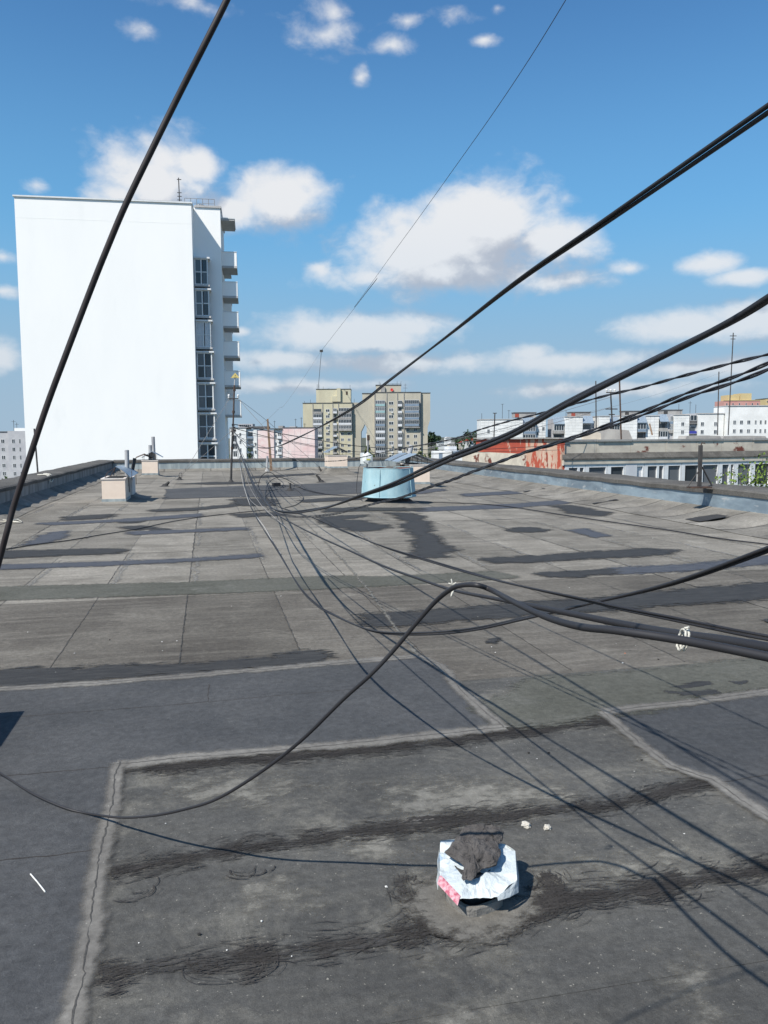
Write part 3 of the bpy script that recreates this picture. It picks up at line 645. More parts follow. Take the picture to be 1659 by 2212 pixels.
pr_ = thing('parapet', 'roof edge wall on the right with blue-grey metal flashing and curved felt upturn', 'parapet', (XR, 20, 0)); pr_.location = (0,0,0)
core(pr_, XR, XR+.7, YF, YB+.6, .56); cap_pieces(pr_, 'y', YF, YB+.65, XR, XR+.75, 1, .47, .60, 1.6)
flash_pieces(pr_, 'y', YF, YB-.02, XR, 1, .17, .50, 2.2, 'flash'); upturn(pr_, 'y', YF, YB-.3, XR, 1, 1.35, .20, 1.05, lump=.085)
pl_ = thing('parapet', 'shaded roof edge wall on the left running towards the white tower', 'parapet')
core(pl_, XL-.7, XL, YF, YB+.6, .54); cap_pieces(pl_, 'y', YF, YB+.65, XL, XL-.75, -1, .47, .59, 1.7)
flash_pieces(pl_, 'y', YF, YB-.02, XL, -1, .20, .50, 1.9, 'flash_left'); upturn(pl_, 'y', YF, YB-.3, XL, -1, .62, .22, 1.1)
pb_ = thing('parapet', 'low wall across the far end of the roof with pale streaked flashing', 'parapet')
core(pb_, XL+.004, XR-.004, YB, YB+.6, .55); cap_pieces(pb_, 'x', XL+.02, XR-.02, YB, YB+.65, 1, .45, .58, 1.8)
flash_pieces(pb_, 'x', XL+.02, XR-.02, YB, 1, .10, .47, 2.0, 'flash_back'); upturn(pb_, 'x', XL+.3, XR-.3, YB, 1, .5, .13, 1.1, lump=.02)
# dark patch climbing the right upturn
for i, (y0, w) in enumerate([(13.6, .5), (17.9, .16), (22.3, .2)]):
    mb = MB(); vs = []
    for q in range(9):
        s_ = .08+.5*q/8
        for e in (0, 1): vs.append((XR-1.3*(1-s_), y0+w*e+.03*noise.noise(Vector((q*.8, e, i))), .19*s_**2.3+.040+.05*sin(pi*s_)))
    mb.add(vs, [(2*j, 2*j+1, 2*j+3, 2*j+2) for j in range(8)]); obj('tar_patch', mb, 'tar', pr_)

# ================================================================== TALL WHITE BUILDING
def frame_at(u, d, z=-17.0):
    p = at(u, 1000, d); return (p[0], p[1], z)
D0 = 79.0
A = at(413, 440, D0); zt = A[2]
wb_rot = radians(-3.2)
wb = thing('apartment_tower', 'tall blank white end wall of an apartment tower with stacked balconies on its right', 'building', (A[0], A[1], -17), wb_rot)
Ht = zt+17; Wd = 16.4
def lx(u, v_, dy=0.0):                                        # photo pixel on the tower's front plane to local x,z
    d = ray(u, v_); n = np.array([-sin(wb_rot), cos(wb_rot)]); p0 = np.array([A[0], A[1]])+n*dy
    t = np.dot(n, p0-O[:2])/np.dot(n, d[:2]); p = O+d*t; q = p[:2]-np.array([A[0], A[1]])
    return q[0]*cos(wb_rot)+q[1]*sin(wb_rot), p[2]+17
xw0 = lx(30, 600)[0]; xw0 = lx(33, 480)[0]
REC = 2.4
xr = lx(479, 600, REC)[0]; zr = lx(450, 449, REC)[1]
mb = MB(); mb.box(xw0, 0, 0, 13, 0, Ht); obj('front_wall', mb, 'whitewall', wb)
mb = MB(); mb.box(0.0, xr, REC, 12.5, 0, zr); obj('recessed_wall', mb, 'whitewall', wb)
mb = MB(); mb.box(xw0-.12, .10, -.12, 13.1, Ht+.002, Ht+.14); obj('roof_edge', mb, 'whitetrim', wb)
mb = MB(); mb.box(.105, xr+.12, REC-.12, 12.6, zr+.002, zr+.2); obj('roof_edge', mb, 'greyslab', wb)
mb = MB(); mb.box(xw0+.02, -.02, -.006, -.002, lx(200, 476)[1], lx(200, 474.6)[1]); obj('joint_strip', mb, 'whitewall', wb)
# glazed loggias on the recessed wall
tops = [583, 805, 1027, 1248, 1468, 1682, 1893, 2100]; tops = [378+z*.3051 for z in tops]
bx1 = lx(450, 800, REC-1.0)[0]
for i, v_ in enumerate(tops):
    ux = 449+(v_-556)*.0455
    xb = lx(ux, v_, REC-1.1)[0]; x0 = .03
    zT = lx(ux, v_, REC-1.1)[1]; vb = tops[i+1]-7 if i < 7 else v_+60
    zB = lx(ux, vb, REC-1.1)[1]
    bay = MB(); bay.cur = 0
    bay.box(x0, xb+.18, REC-1.3, REC-.002, zT-.16, zT)                                       # canopy
    by = obj('loggia', bay, 'whitetrim', wb)
    sl = MB(); sl.box(x0, xb+.12, REC-1.22, REC-.002, zB-.12, zB+.06); obj('sill', sl, 'greyslab', by)
    fr = MB()
    zl = zB+.06; zh = zT-.16; zm = zl+(zh-zl)*.47
    for xx in (x0+.02, (x0+xb)/2-.06, xb-.14): fr.box(xx, xx+.12, REC-1.16, REC-1.04, zl, zh)
    for zz in (zl+.002, zm, zh-.102): fr.box(x0+.022, xb-.022, REC-1.13, REC-1.055, zz, zz+.1)
    for zz in (zl+.002, zm, zh-.102): fr.box(xb-.1, xb-.03, REC-1.03, REC-.01, zz, zz+.1)
    obj('window_frame', fr, 'whitetrim', by)
    for px in (0, 1):
        for pz in (0, 1):
            a = x0+.14+px*((xb-x0)/2-.0); b = a+(xb-x0)/2-.2; g = MB(); z0_, z1_ = ((zl+.1, zm), (zm+.1, zh-.1))[pz]
            g.box(a, b, REC-1.09, REC-1.07, z0_, z1_)
            obj('pane', g, 'whitepanel' if i == 2 else ('glassgrey' if (i+px*2+pz) % 3 else 'glass'), by)
    g = MB(); g.box(xb-.07, xb-.05, REC-1.0, REC-.02, zl+.1, zh-.1); obj('pane', g, 'glassgrey', by)
# balconies out of the side
zb = [545, 757, 970, 1180, 1388, 1597]
for i, z_ in enumerate(zb):
    v0 = 378+z_*.3051; v1 = v0+33; u0 = 481+i*1.9+2
    yy = 3.0+REC*.2
    xa, zT = lx(u0, v0, yy); xb, zB = lx(u0+28.5, v1, yy); xa = xr+.004
    bm_ = MB(); bm_.box(xa, xb, yy, yy+.10, zB+.12, zT); bm_.box(xb-.1, xb, yy+.102, yy+3.6, zB+.12, zT); bm_.box(xa, xb-.102, yy+3.5, yy+3.6, zB+.12, zT)
    bal = obj('balcony', bm_, 'whitewall', wb)
    s_ = MB(); s_.box(xa, xb+.03, yy-.03, yy+3.7, zB-.10, zB+.118); obj('slab', s_, 'greyslab', bal)
    c_ = MB(); c_.box(xa, xb+.04, yy-.04, yy+.14, zT+.002, zT+.06); obj('coping', c_, 'whitetrim', bal)
    y2 = yy+5.2; b2 = MB(); b2.box(xr+.004, xr+.75, y2, y2+2.4, zB+.5, zT+2.0 if i > 1 else zT); o2 = obj('balcony', b2, 'whitewall', wb)
    s2 = MB(); s2.box(xr+.004, xr+.8, y2-.02, y2+2.5, zB+.26, zB+.498); obj('slab', s2, 'greyslab', o2)
xa, zT = lx(479, 470, 3.4); xb, _ = lx(506, 470, 3.4)
mb = MB(); mb.box(xr+.004, xb, 3.4, 7.8, zT-.28, zT-.1); cn = obj('balcony_canopy', mb, 'greyslab', wb)
mb = MB(); mb.box(xr+.004, xb+.05, 3.35, 7.85, zT-.098, zT); obj('flashing', mb, 'whitetrim', cn)
# roof furniture
def rail(x0, x1, y, z, h, n, nm='railing', par=wb):
    r_ = MB()
    for i in range(n+1): x = x0+(x1-x0)*i/n; r_.tube([(x, y, z), (x, y, z+h)], .03, 5)
    r_.tube([(x0, y, z+h), (x1, y, z+h)], .03, 5); r_.tube([(x0, y, z+h*.55), (x1, y, z+h*.55)], .022, 5); obj(nm, r_, 'steel', par)
rail(-.9, xr-.6, REC+1.2, zr+.2, 1.0, 5); rail(-7.2, -1.0, 2.0, Ht+.22, .5, 4)
am = MB(); xq = lx(388, 430, 3)[0]; za = lx(388, 384, 3)[1]; am.tube([(xq, 3, Ht+.2), (xq-.05, 3, za)], .05, 6)
ant = obj('antenna', am, 'darksteel', wb)
for i in range(5):
    e = MB(); zz = za-.2-i*.32 if i < 1 else Ht+.4+i*.36; e.box(xq-.22, xq+.22, 2.96, 3.04, zz, zz+.06); obj('antenna_rod', e, 'darksteel', ant)
mb = MB(); mb.lathe([(.0, Ht+.72), (.42, Ht+.7), (.42, Ht+.2)], 12, -4.3, 3.0); obj('roof_vent', mb, 'steel', wb)
mb = MB(); mb.box(-5.6, -3.9, 2.2, 3.4, Ht+.22, Ht+.5); obj('roof_vent', mb, 'greyslab', wb)
mb = MB(); mb.lathe([(.0, zr+.75), (.5, zr+.72), (.5, zr+.2)], 12, .6, REC+1.9); obj('roof_vent', mb, 'steel', wb)

# ================================================================== FAR BUILDINGS
# shared pieces
def window_meshes(w, h, cols=2, nm='window', fm='whitetrim'):
    f = MB(); t = min(.12, w*.07)
    f.box(0, w, -.06, -.002, 0, t); f.box(0, w, -.06, -.002, h-t, h); f.box(0, t, -.058, -.003, t, h-t); f.box(w-t, w, -.058, -.003, t, h-t)
    for i in range(1, cols): x = w*i/cols; f.box(x-t*.5, x+t*.5, -.058, -.003, t, h-t)
    g = MB(); g.box(t*.5, w-t*.5, -.03, -.001, t*.5, h-t*.5)
    return mesh(nm, f, fm), mesh('pane', g, 'glass')
_wc = {}
def window(par, x, y, z, w, h, cols=2):
    key = (round(w, 2), round(h, 2), cols)
    if key not in _wc: _wc[key] = window_meshes(w, h, cols)
    a, b = _wc[key]; o = put('window', a, par, (x, y, z)); put('pane', b, o); return o
_bc = {}
def balcony(par, x, y, z, w, h, pan='whitepanel', depth=.9, glazed=True, gl='glass', rail_h=1.0, slab='conc'):
    key = (round(w, 2), round(h, 2), pan, depth, glazed, gl)
    if key not in _bc:
        p = MB(); p.box(0, w, -depth, -depth+.08, .14, rail_h); p.box(w-.08, w, -depth+.082, -.002, .14, rail_h); p.box(0, .08, -depth+.082, -.002, .14, rail_h)
        s_ = MB(); s_.box(-.06, w+.06, -depth-.06, -.003, 0, .138)
        g = MB(); f = MB()
        if glazed:
            g.box(.03, w-.03, -depth+.03, -depth+.06, rail_h+.05, h-.2)
            n = max(2, int(w/.75))
            for i in range(n+1): xx = i*(w-.09)/n; f.box(xx, xx+.09, -depth+.0, -depth+.07, rail_h+.003, h-.16)
            f.box(.002, w-.002, -depth+.01, -depth+.065, h-.158, h-.05); f.box(.002, w-.002, -depth-.01, -depth+.08, rail_h+.001, rail_h+.07)
            g.box(w-.06, w-.04, -depth+.1, -.01, rail_h+.05, h-.2)
        else:
            g.box(.25, w-.25, -.05, -.004, .2, h-.35)
        _bc[key] = [mesh('balcony', p, pan), mesh('slab', s_, slab), mesh('glazing', g, gl), mesh('window_frame', f, 'whitetrim') if glazed else None]
    a, b, c, d = _bc[key]; o = put('balcony', a, par, (x, y, z)); put('slab', b, o); put('glazing', c, o)
    if d: put('window_frame', d, o)
    return o
class Far:
    """local frame of a far facade seen square on; zx,zy are pixels of a zoomed view"""
    def __init__(s, nm, label, u, d, conv, cat='building', group=None, rz=0.0):
        s.d, s.u, s.conv = d, u, conv
        p = at(u, 1000, d); s.o = thing(nm, label, cat, (p[0], p[1], -17), -YAW+rz, group); s.k = d/F
    def x(s, zx): return (s.conv(zx, 0)[0]-s.u)*s.k
    def z(s, zy, zx=None): v = s.conv(0, zy)[1]; return (hz(s.u)-v)*s.k+H+17
    def box(s, nm, mat, zx0, zx1, ztop, zbot=None, y0=0.0, y1=12.0, par=None):
        m_ = MB(); m_.box(s.x(zx0), s.x(zx1), y0, y1, 0 if zbot is None else s.z(zbot), s.z(ztop)); return obj(nm, m_, mat, par or s.o)
    def win(s, zx0, zx1, zy0, zy1, y=0.0, cols=2, par=None): return window(par or s.o, s.x(zx0), y, s.z(zy1), s.x(zx1)-s.x(zx0), s.z(zy0)-s.z(zy1), cols)
    def bal(s, zx0, zx1, zy0, zy1, y=0.0, par=None, **k): return balcony(par or s.o, s.x(zx0), y, s.z(zy1), s.x(zx1)-s.x(zx0), s.z(zy0)-s.z(zy1), **k)
    def pole(s, zx, zy0, zy1, r=.06, y=3.0, nm='antenna', lean=0, mat='darksteel', bars=()):
        m_ = MB(); x = s.x(zx); m_.tube([(x, y, s.z(zy1)), (x+lean, y, s.z(zy0))], r, 5)
        a = obj(nm, m_, mat, s.o)
        for (zb_, hw) in bars:
            b_ = MB(); t = (zb_-zy1)/(zy0-zy1); b_.box(x+lean*t-hw, x+lean*t+hw, y-.05, y+.05, s.z(zb_), s.z(zb_)+.09); obj('antenna_rod', b_, mat, a)
        return a
C3 = lambda x, y: (486+x*.293, 702+y*.293)
C4 = lambda x, y: (972+x*.4141, 702+y*.4141)
C1 = lambda x, y: (x*.3662, 324+y*.3662)

# ---- right yellow tower
T = Far('apartment_tower', 'beige apartment tower with red dish on its roof and stepped overhanging sides', C3(1270,0)[0], 337, C3)
x, z = T.x, T.z
T.box('front_wall', 'ywall2', 1104, 1443, 497, y1=15)
def wing(T, xa, xb, xin, ztop, zk0, zk1, mat, y0, y1, side):
    m_ = MB(); X0, X1, XI = T.x(xa), T.x(xb), T.x(xin)
    if side < 0: poly = [(XI, 0), (X1, 0), (X1, T.z(ztop)), (X0, T.z(ztop)), (X0, T.z(zk0)), (XI, T.z(zk1))]
    else: poly = [(X0, 0), (XI, 0), (XI, T.z(zk1)), (X1, T.z(zk0)), (X1, T.z(ztop)), (X0, T.z(ztop))]
    m_.prism(poly, y0, y1); return obj('side_wing', m_, mat, T.o)
wing(T, 1016, 1103.5, 1046, 503, 705, 748, 'ywall2', .8, 14, -1)
wing(T, 1443.5, 1514, 1495, 501, 695, 750, 'ywall2', .8, 14, 1)
T.box('roof_edge', 'darkroof', 1100, 1447, 492, 496.8, -.2, 15.2); T.box('roof_edge', 'darkroof', 1013, 1099.8, 498, 502.8, .6, 14.2); T.box('roof_edge', 'darkroof', 1447.2, 1517, 497, 500.8, .6, 14.2)
T.box('roof_house', 'ywall2', 1117, 1300, 442, 491, 2, 10); T.box('roof_edge', 'darkroof', 1113, 1304, 437, 441.8, 1.8, 10.2)
for zx in (1104, 1192, 1270, 1318, 1440): T.box('pilaster', 'conc', zx, zx+5, 500, None, -.25, -.003)
rows = [573+48.6*i for i in range(10)]
for i, r_ in enumerate(rows):
    T.bal(1113, 1181, r_-22, r_+24, pan=['teal', 'teal', 'whitepanel', 'bluepanel', 'whitepanel', 'whitepanel', 'bluepanel', 'whitepanel'][i % 8], gl='glassgrey' if i < 3 else 'glass', depth=.8)
    T.win(1209, 1244, r_-12, r_+13, cols=2)
    T.bal(1276, 1307, r_-20, r_+26, pan='whitepanel', glazed=(i % 3 != 1), depth=.7)
    if i < 4: T.bal(1326, 1430, r_-23, r_+25, pan='bluepanel', depth=1.3)
    else: T.win(1338, 1361, r_-13, r_+12); T.win(1392, 1417, r_-13, r_+12)
    if i in (1, 6, 7): T.box('air_conditioner', 'whitepanel', 1228, 1240, r_+17, r_+25, -.5, -.005)
T.box('balcony_base', 'conc', 1322, 1436, 748, 754, -1.4, -.004)
m_ = MB(); m_.lathe([(0.0, 0.0), (.35, .04), (.62, .14), (.66, .2), (.60, .2), (.33, .1), (0.0, .06)], 16)
o = obj('satellite_dish', m_, 'reddish', T.o, loc=(x(1232), 1.6, z(476)), rot=(radians(80), 0, radians(12)))
for zx, a, b in ((1140, 413, 440), (1150, 420, 440), (1205, 428, 440), (1240, 428, 440), (1272, 412, 440), (1300, 412, 440)): T.pole(zx, a, b, .07)
T.pole(1332, 428, 492, .06, bars=((440, .6), (462, .9)))
m_ = MB(); m_.box(x(1203), x(1300), 3, 3.06, z(431), z(429)); obj('railing', m_, 'darksteel', T.o)
T.box('roof_box', 'conc', 1152, 1182, 452, 491, 1.2, 1.9)

# ---- left yellow tower
T = Far('apartment_tower', 'pale yellow apartment tower with tall mast on its roof standing left of its twin', C3(800,0)[0], 390, C3)
T.box('front_wall', 'ywall', 580, 945, 575, y1=15)
T.box('roof_edge', 'darkroof', 577, 948, 570, 574.8, -.2, 15.2)
wing(T, 945.4, 1028, 1004, 570, 735, 785, 'ywall2', .9, 14, 1)
T.box('roof_house', 'ywall', 676, 930, 472, 569.5, 2, 11); T.box('roof_edge', 'darkroof', 674, 932, 468, 471.7, 1.8, 11.2)
T.box('stair_shaft', 'ywall', 829, 856, 465, 562, .9, 1.995); T.box('hatch', 'rust', 895, 908, 487, 512, 1.9, 1.996); T.box('lower_hut', 'ywall', 793, 828, 522, 562, 1.2, 1.99)
for zx in (650, 722, 796, 838, 938): T.box('pilaster', 'conc', zx, zx+5, 578, None, -.25, -.003)
rows = [628+42.4*i for i in range(9)]
for i, r_ in enumerate(rows):
    T.bal(656, 719, r_-18, r_+22, pan=['conc', 'whitepanel', 'whitepanel', 'conc', 'whitepanel', 'conc', 'whitepanel'][i % 7], depth=.8, glazed=i not in (0, 5, 7), gl='glass')
    T.win(747, 776, r_-11, r_+11)
    T.bal(802, 829, r_-18, r_+22, pan='conc' if i % 2 else 'whitepanel', glazed=i % 3 == 0, depth=.7)
    if i < 4: T.bal(843, 936, r_-20, r_+21, pan='conc' if i != 2 else 'whitepanel', depth=1.3)
    else: T.win(856, 878, r_-10, r_+11); T.win(905, 928, r_-10, r_+11)
    if i in (0, 2, 3): T.box('air_conditioner', 'whitepanel', 762, 772, r_+15, r_+22, -.5, -.005)
for zx, a, b in ((683, 434, 470), (697, 436, 470), (727, 450, 470), (925, 440, 470), (955, 540, 572), (632, 545, 572), (588, 556, 572)): T.pole(zx, a, b, .07)
T.pole(769, 462, 470, .09); T.pole(762, 465, 470, .12)
mk = T; rm = MB()
mast = T.pole(690, 196, 470, .11, lean=(717-690)*.293*T.k, nm='radio_mast')
e = MB(); e.box(T.x(717)-.75, T.x(717)+.75, 2.5, 3.5, T.z(200), T.z(184)); obj('mast_head', e, 'darksteel', mast)
MASTTOP = Vector(T.o.matrix_basis @ Vector((T.x(717), 3.0, T.z(190))))

# ---- pink block
T = Far('apartment_block', 'long pink panel block with white loggia columns in front of the yellow tower', C3(440,0)[0], 286, C3)
T.box('front_wall', 'pink', 241, 364, 768, y1=14); T.box('front_wall', 'pink', 428, 664, 755, y1=14)
T.box('loggia_column', 'pwhite', 215, 240.5, 768, None, -.3, 12); T.box('loggia_column', 'pwhite', 365, 427.5, 762, None, .6, 12)
T.box('roof_edge', 'darkroof', 213, 427.8, 757, 761.5, -.4, 14.2); T.box('roof_edge', 'darkroof', 428, 667, 750, 754.6, -.2, 14.2)
for i in range(5):
    r_ = 815+58*i
    T.win(372, 384, r_-14, r_+12, y=.6); T.bal(392, 420, r_-26, r_+20, y=.6, pan='whitepanel', glazed=i % 2 == 0, depth=.7)
    T.win(222, 236, r_+45, r_+70, y=-.3)
for zx in (470, 515, 560, 612): T.box('panel_joint', 'greywall', zx, zx+1, 757, None, -.03, -.002)
for zy in (812, 870, 928): T.box('panel_joint', 'greywall', 428.4, 663.6, zy, zy+1, -.026, -.0025)
T.box('roof_house', 'conc', 390, 425, 738, 756, 3, 8); T.box('roof_house', 'greywall', 470, 520, 742, 749, 4, 8)
for zx, a in ((362, 700), (519, 686), (561, 676), (586, 720)): T.pole(zx, a, 750, .08, bars=((a+8, .5),))
T.box('back_roof', 'darkroof', 180, 300, 740, 756.8, 6, 13)
# ---- grey block behind the wire pole
T = Far('apartment_block', 'small grey block with dark windows behind the rusty wire pole', C3(140,0)[0], 335, C3)
T.box('front_wall', 'pwhite', 40, 160, 757, y1=14); T.box('side_wall', 'pwhite', 160.5, 214, 765, None, .7, 12)
T.box('roof_house', 'greywall', 90, 198, 724, 756, 4, 10); T.box('roof_edge', 'darkroof', 38, 216, 752, 756.6, -.2, 14.1)
for i in range(5):
    r_ = 790+56*i
    T.bal(166, 211, r_-10, r_+44, y=.7, pan='bluepanel', glazed=False, depth=.5); T.win(110, 124, r_, r_+26); T.win(62, 92, r_+20, r_+64)
for k in range(6): T.box('roof_window', 'glass', 100+k*15, 111+k*15, 730, 742, 3.9, 3.998)

# ---- grey block at the left edge
T = Far('apartment_block', 'grey panel block half hidden at the far left beside the white tower', C1(60,0)[0], 275, C1)
T.box('front_wall', 'greywall', -150, 62, 1662, y1=14); T.box('front_wall', 'greywall', 62.5, 172, 1655, None, -1.2, 12)
T.box('roof_house', 'pwhite', 78, 160, 1637, 1654.5, 2, 8); T.box('roof_edge', 'darkroof', -152, 62, 1657, 1661.5, -.2, 14.1)
for i in range(6):
    r_ = 1715+47.5*i
    for zx, w in ((-60, 22), (-20, 18), (12, 22)): T.win(zx, zx+w, r_-12, r_+12)
    T.win(86, 104, r_-12, r_+12, y=-1.2); T.win(128, 137, r_-12, r_+12, y=-1.2)
for zx, a in ((68, 1590), (86, 1606)): T.pole(zx, a, 1655, .07, bars=((a+10, .7),))

# ---- white panel row on the right
T = Far('apartment_block', 'long white tiled panel block with many loggias stretching behind the red parapet', C4(900,0)[0], 262, C4)
walls = [(160,379,487,0), (446,502,478,1.6), (597,689,475,0), (776,829,473,0), (886,972,470,0), (1024,1092,472,1.4), (1166,1246,468,.6), (1286,1421,462,0), (1425,1760,424,-2)]
panel = MB(); panel.box(0, 1, -.05, -.002, 0, 1); pm = mesh('wall_panel', panel, 'pwhite')
npan = 0
for (a, b, t, y) in walls:
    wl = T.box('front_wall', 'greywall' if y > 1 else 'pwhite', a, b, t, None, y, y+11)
    T.box('roof_edge', 'greyslab', a-2, b+2, t-4, t-.3, y-.25, y+11.1)
    pw = 20; nx = max(1, int(round((b-a)/pw))); zy = t+1
    while zy < 610:
        for i in range(nx):
            if npan >= 295: break
            x0 = T.x(a)+(T.x(b)-T.x(a))*i/nx; x1 = T.x(a)+(T.x(b)-T.x(a))*(i+1)/nx; z1 = T.z(zy); z0 = T.z(zy+15)
            put('wall_panel', pm, wl, (x0+.06, y, z0+.06), (0,0,0), (x1-x0-.08, 1, z1-z0-.08)); npan += 1
        zy += 15 if a < 1200 else 30
lg = [(381,445,515,'bluepanel'), (541,593,512,'conc'), (691,743,508,'whitepanel'), (831,882,515,'conc'), (975,1021,507,'bluepanel'), (1094,1134,502,'conc')]
for j, (a, b, t, pan) in enumerate(lg):
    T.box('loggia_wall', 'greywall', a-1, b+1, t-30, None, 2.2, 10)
    m_ = MB(); X0, X1 = T.x(a-3), T.x(b+3); m_.add([(X0,-.1,T.z(t)), (X1,-.1,T.z(t)), (X1,2.19,T.z(t-38)), (X0,2.19,T.z(t-38)), (X0,-.1,T.z(t)+.12), (X1,-.1,T.z(t)+.12), (X1,2.19,T.z(t-38)+.12), (X0,2.19,T.z(t-38)+.12)], [(0,1,2,3),(7,6,5,4),(0,4,5,1),(1,5,6,2),(2,6,7,3),(3,7,4,0)])
    obj('loggia_roof', m_, 'zinc', T.o)
    for i in range(3): T.bal(a, b, t+2+46*i, t+48+46*i, y=2.2, pan=pan if i % 2 == 0 else ('whitepanel' if j % 2 else 'conc'), depth=1.9, glazed=(i+j) % 3 != 2)
T.box('loggia_wall', 'greywall', 1135, 1165, 462, None, 1.5, 10); T.bal(1148, 1163, 470, 515, y=1.5, pan='bluepanel', depth=.6); T.bal(1148, 1163, 516, 561, y=1.5, pan='conc', depth=.6)
T.box('loggia_wall', 'greywall', 1246.5, 1285.5, 460, None, 1.2, 10); T.bal(1249, 1283, 466, 512, y=1.2, pan='darkroof', depth=1.0); T.bal(1249, 1283, 522, 566, y=1.2, pan='bluesign', depth=1.0, glazed=False)
for zx0, zx1 in ((1203, 1219), (1301, 1318), (1370, 1386), (1412, 1428), (1456, 1471)):
    for r_ in (515, 556, 598): 
        if zx1 < 1425: T.win(zx0, zx1, r_-11, r_+9, y=(.6 if zx1 < 1250 else 0)-.055)
for zx0, zx1 in ((1455, 1470), (1490, 1506), (1527, 1544), (1566, 1576), (1592, 1602), (1617, 1626), (1640, 1652), (1680, 1692)):
    for r_ in (506, 551): T.win(zx0, zx1, r_-9, r_+10, y=-2.055)
for zx0, zx1, r_ in ((193, 206, 547), (455, 466, 560), (483, 496, 536)): T.win(zx0, zx1, r_-11, r_+9, y=-.055 if zx0 < 400 else 1.545)
for a, b, t, bt in ((343, 458, 447, 474), (640, 745, 446, 472), (922, 1008, 442, 468), (1126, 1228, 437, 464), (1528, 1568, 420, 446)):
    h_ = T.box('roof_house', 'conc', a, b, t+4, bt, 4, 9); T.box('roof_edge', 'darkroof', a-3, b+3, t, t+3.7, 3.8, 9.2); T.box('door', 'redroof' if a < 700 else 'darksteel', a+4, a+24, t+8, bt-1, 3.9, 3.997)
for zx, a, b, bars in ((278, 404, 480, ((406, .5),)), (312, 436, 480, ((440, .5),)), (612, 436, 474, ()), (1203, 408, 440, ()), (1262, 395, 466, ((404, .6),)), (1292, 412, 462, ()), (170, 452, 486, ())): T.pole(zx, a, b, .07, bars=bars)
# ---- red and ochre blocks beyond
T = Far('apartment_block', 'red and ochre high block showing above the white row at the far right', C4(1510,0)[0], 520, C4)
T.box('front_wall', 'redhouse', 1420, 1606, 392, y1=15); T.box('upper_wall', 'yhouse', 1441, 1502, 362, 391.7, 1, 12); T.box('upper_wall', 'yhouse', 1505, 1562, 354, 391.7, .5, 12)
for i in range(3):
    for zx in (1430, 1462, 1495, 1530, 1562, 1590): T.win(zx, zx+7, 404+26*i, 415+26*i, cols=1)
T.box('roof_edge', 'yhouse', 1418, 1608, 388, 391.6, -.3, .9)
T = Far('apartment_block', 'ochre block cut by the right edge of the picture above the white row', C4(1660,0)[0], 540, C4)
T.box('front_wall', 'yhouse', 1634, 1740, 382, y1=15)
for i in range(3):
    for zx in (1640, 1652, 1668): T.win(zx, zx+6, 392+22*i, 402+22*i, cols=1)
T.box('roof_edge', 'darkroof', 1632, 1742, 379, 381.7, -.2, 15.1)

# ---- long low white shed beyond the right parapet
T = Far('shed', 'low white metal shed with a blue door and thin red stripe', C4(60,0)[0], 150, C4, cat='shed')
T.box('wall', 'pwhite', 20, 220, 665, y1=9); T.box('stripe', 'redroof', 22, 218, 668, 671, -.05, -.003); T.box('roof', 'zinc', 18, 222, 655, 664.7, -.3, 9.3)
T.box('annex', 'pwhite', -85, 10, 655, None, 0, 8); T.box('door', 'bluepanel', -58, -40, 662, 720, -.06, -.003); T.box('roof_unit', 'whitepanel', -20, 40, 630, 654, 2, 5)

# ================================================================== NEAR RIGHT BUILDING WITH PEELING PARAPET
cA = at(1212, 1000, 60); cB = at(1028, 1000, 77); cR = at(1659, 1000, 67)
ang = atan2(cR[1]-cA[1], cR[0]-cA[0])
nb = thing('old_building', 'old neighbouring building with peeling red end parapet and a strip of white framed windows', 'building', (cA[0], cA[1], -17), ang)
def zz(v_, d=60): return (hz(1210)-v_)*d/F+H+17
zt_, zl1, zl0, zc0, zw = zz(949), zz(979), zz(990), zz(1000), zz(1003)
Lr = 58.0; dl = np.array([cB[0]-cA[0], cB[1]-cA[1]]); Le = np.linalg.norm(dl); ea = atan2(dl[1], dl[0])-ang
ex, ey = cos(ea), sin(ea)
def eb(m_, s0, s1, o0, o1, z0, z1):                              # box along the red end wall, o = outwards
    nx, ny = -ey, ex
    if nx*0+ny*1 > 0: nx, ny = -nx, -ny
    P = [(ex*s0+nx*o0, ey*s0+ny*o0), (ex*s1+nx*o0, ey*s1+ny*o0), (ex*s1+nx*o1, ey*s1+ny*o1), (ex*s0+nx*o1, ey*s0+ny*o1)]
    m_.prismz(P, z0, z1)
m_ = MB(); m_.prismz([(0.3, .4), (Lr, .4), (Lr, 14), (ex*Le, ey*Le+3), (ex*Le, ey*Le+.2), (0.05, .4)], 0, zl1-.1); obj('body', m_, 'peel', nb)
segs = [0.0, Le*.36, Le*.72, Le]
for i in range(3):
    m_ = MB(); eb(m_, segs[i]+.02, segs[i+1]-.02, 0, .3, zz(1110), zt_+.1-.02*i); obj('parapet_panel', m_, ['redpeel2', 'redpeel', 'redpeel'][i], nb)
m_ = MB(); eb(m_, 0, Le, .02, .28, 0, zz(1110)-.01); obj('end_wall', m_, 'redpeel2', nb)
m_ = MB(); eb(m_, -.1, Le+.1, -.25, .42, zt_+.105, zt_+.2); obj('coping', m_, 'conc', nb)
r = random.Random(5); xx = .1
while xx < Lr:
    w = r.uniform(2.6, 3.4); m_ = MB(); m_.box(xx, min(xx+w-.03, Lr), .1+r.uniform(0, .03), .42, zl1+.05, zt_-.12); obj('parapet_panel', m_, 'peel', nb)
    m_ = MB(); m_.box(xx, min(xx+w-.015, Lr), .02+r.uniform(-.03, .03), .75, zt_-.115, zt_+.02+r.uniform(0, .03)); obj('coping', m_, 'conc', nb); xx += w
xx = .1
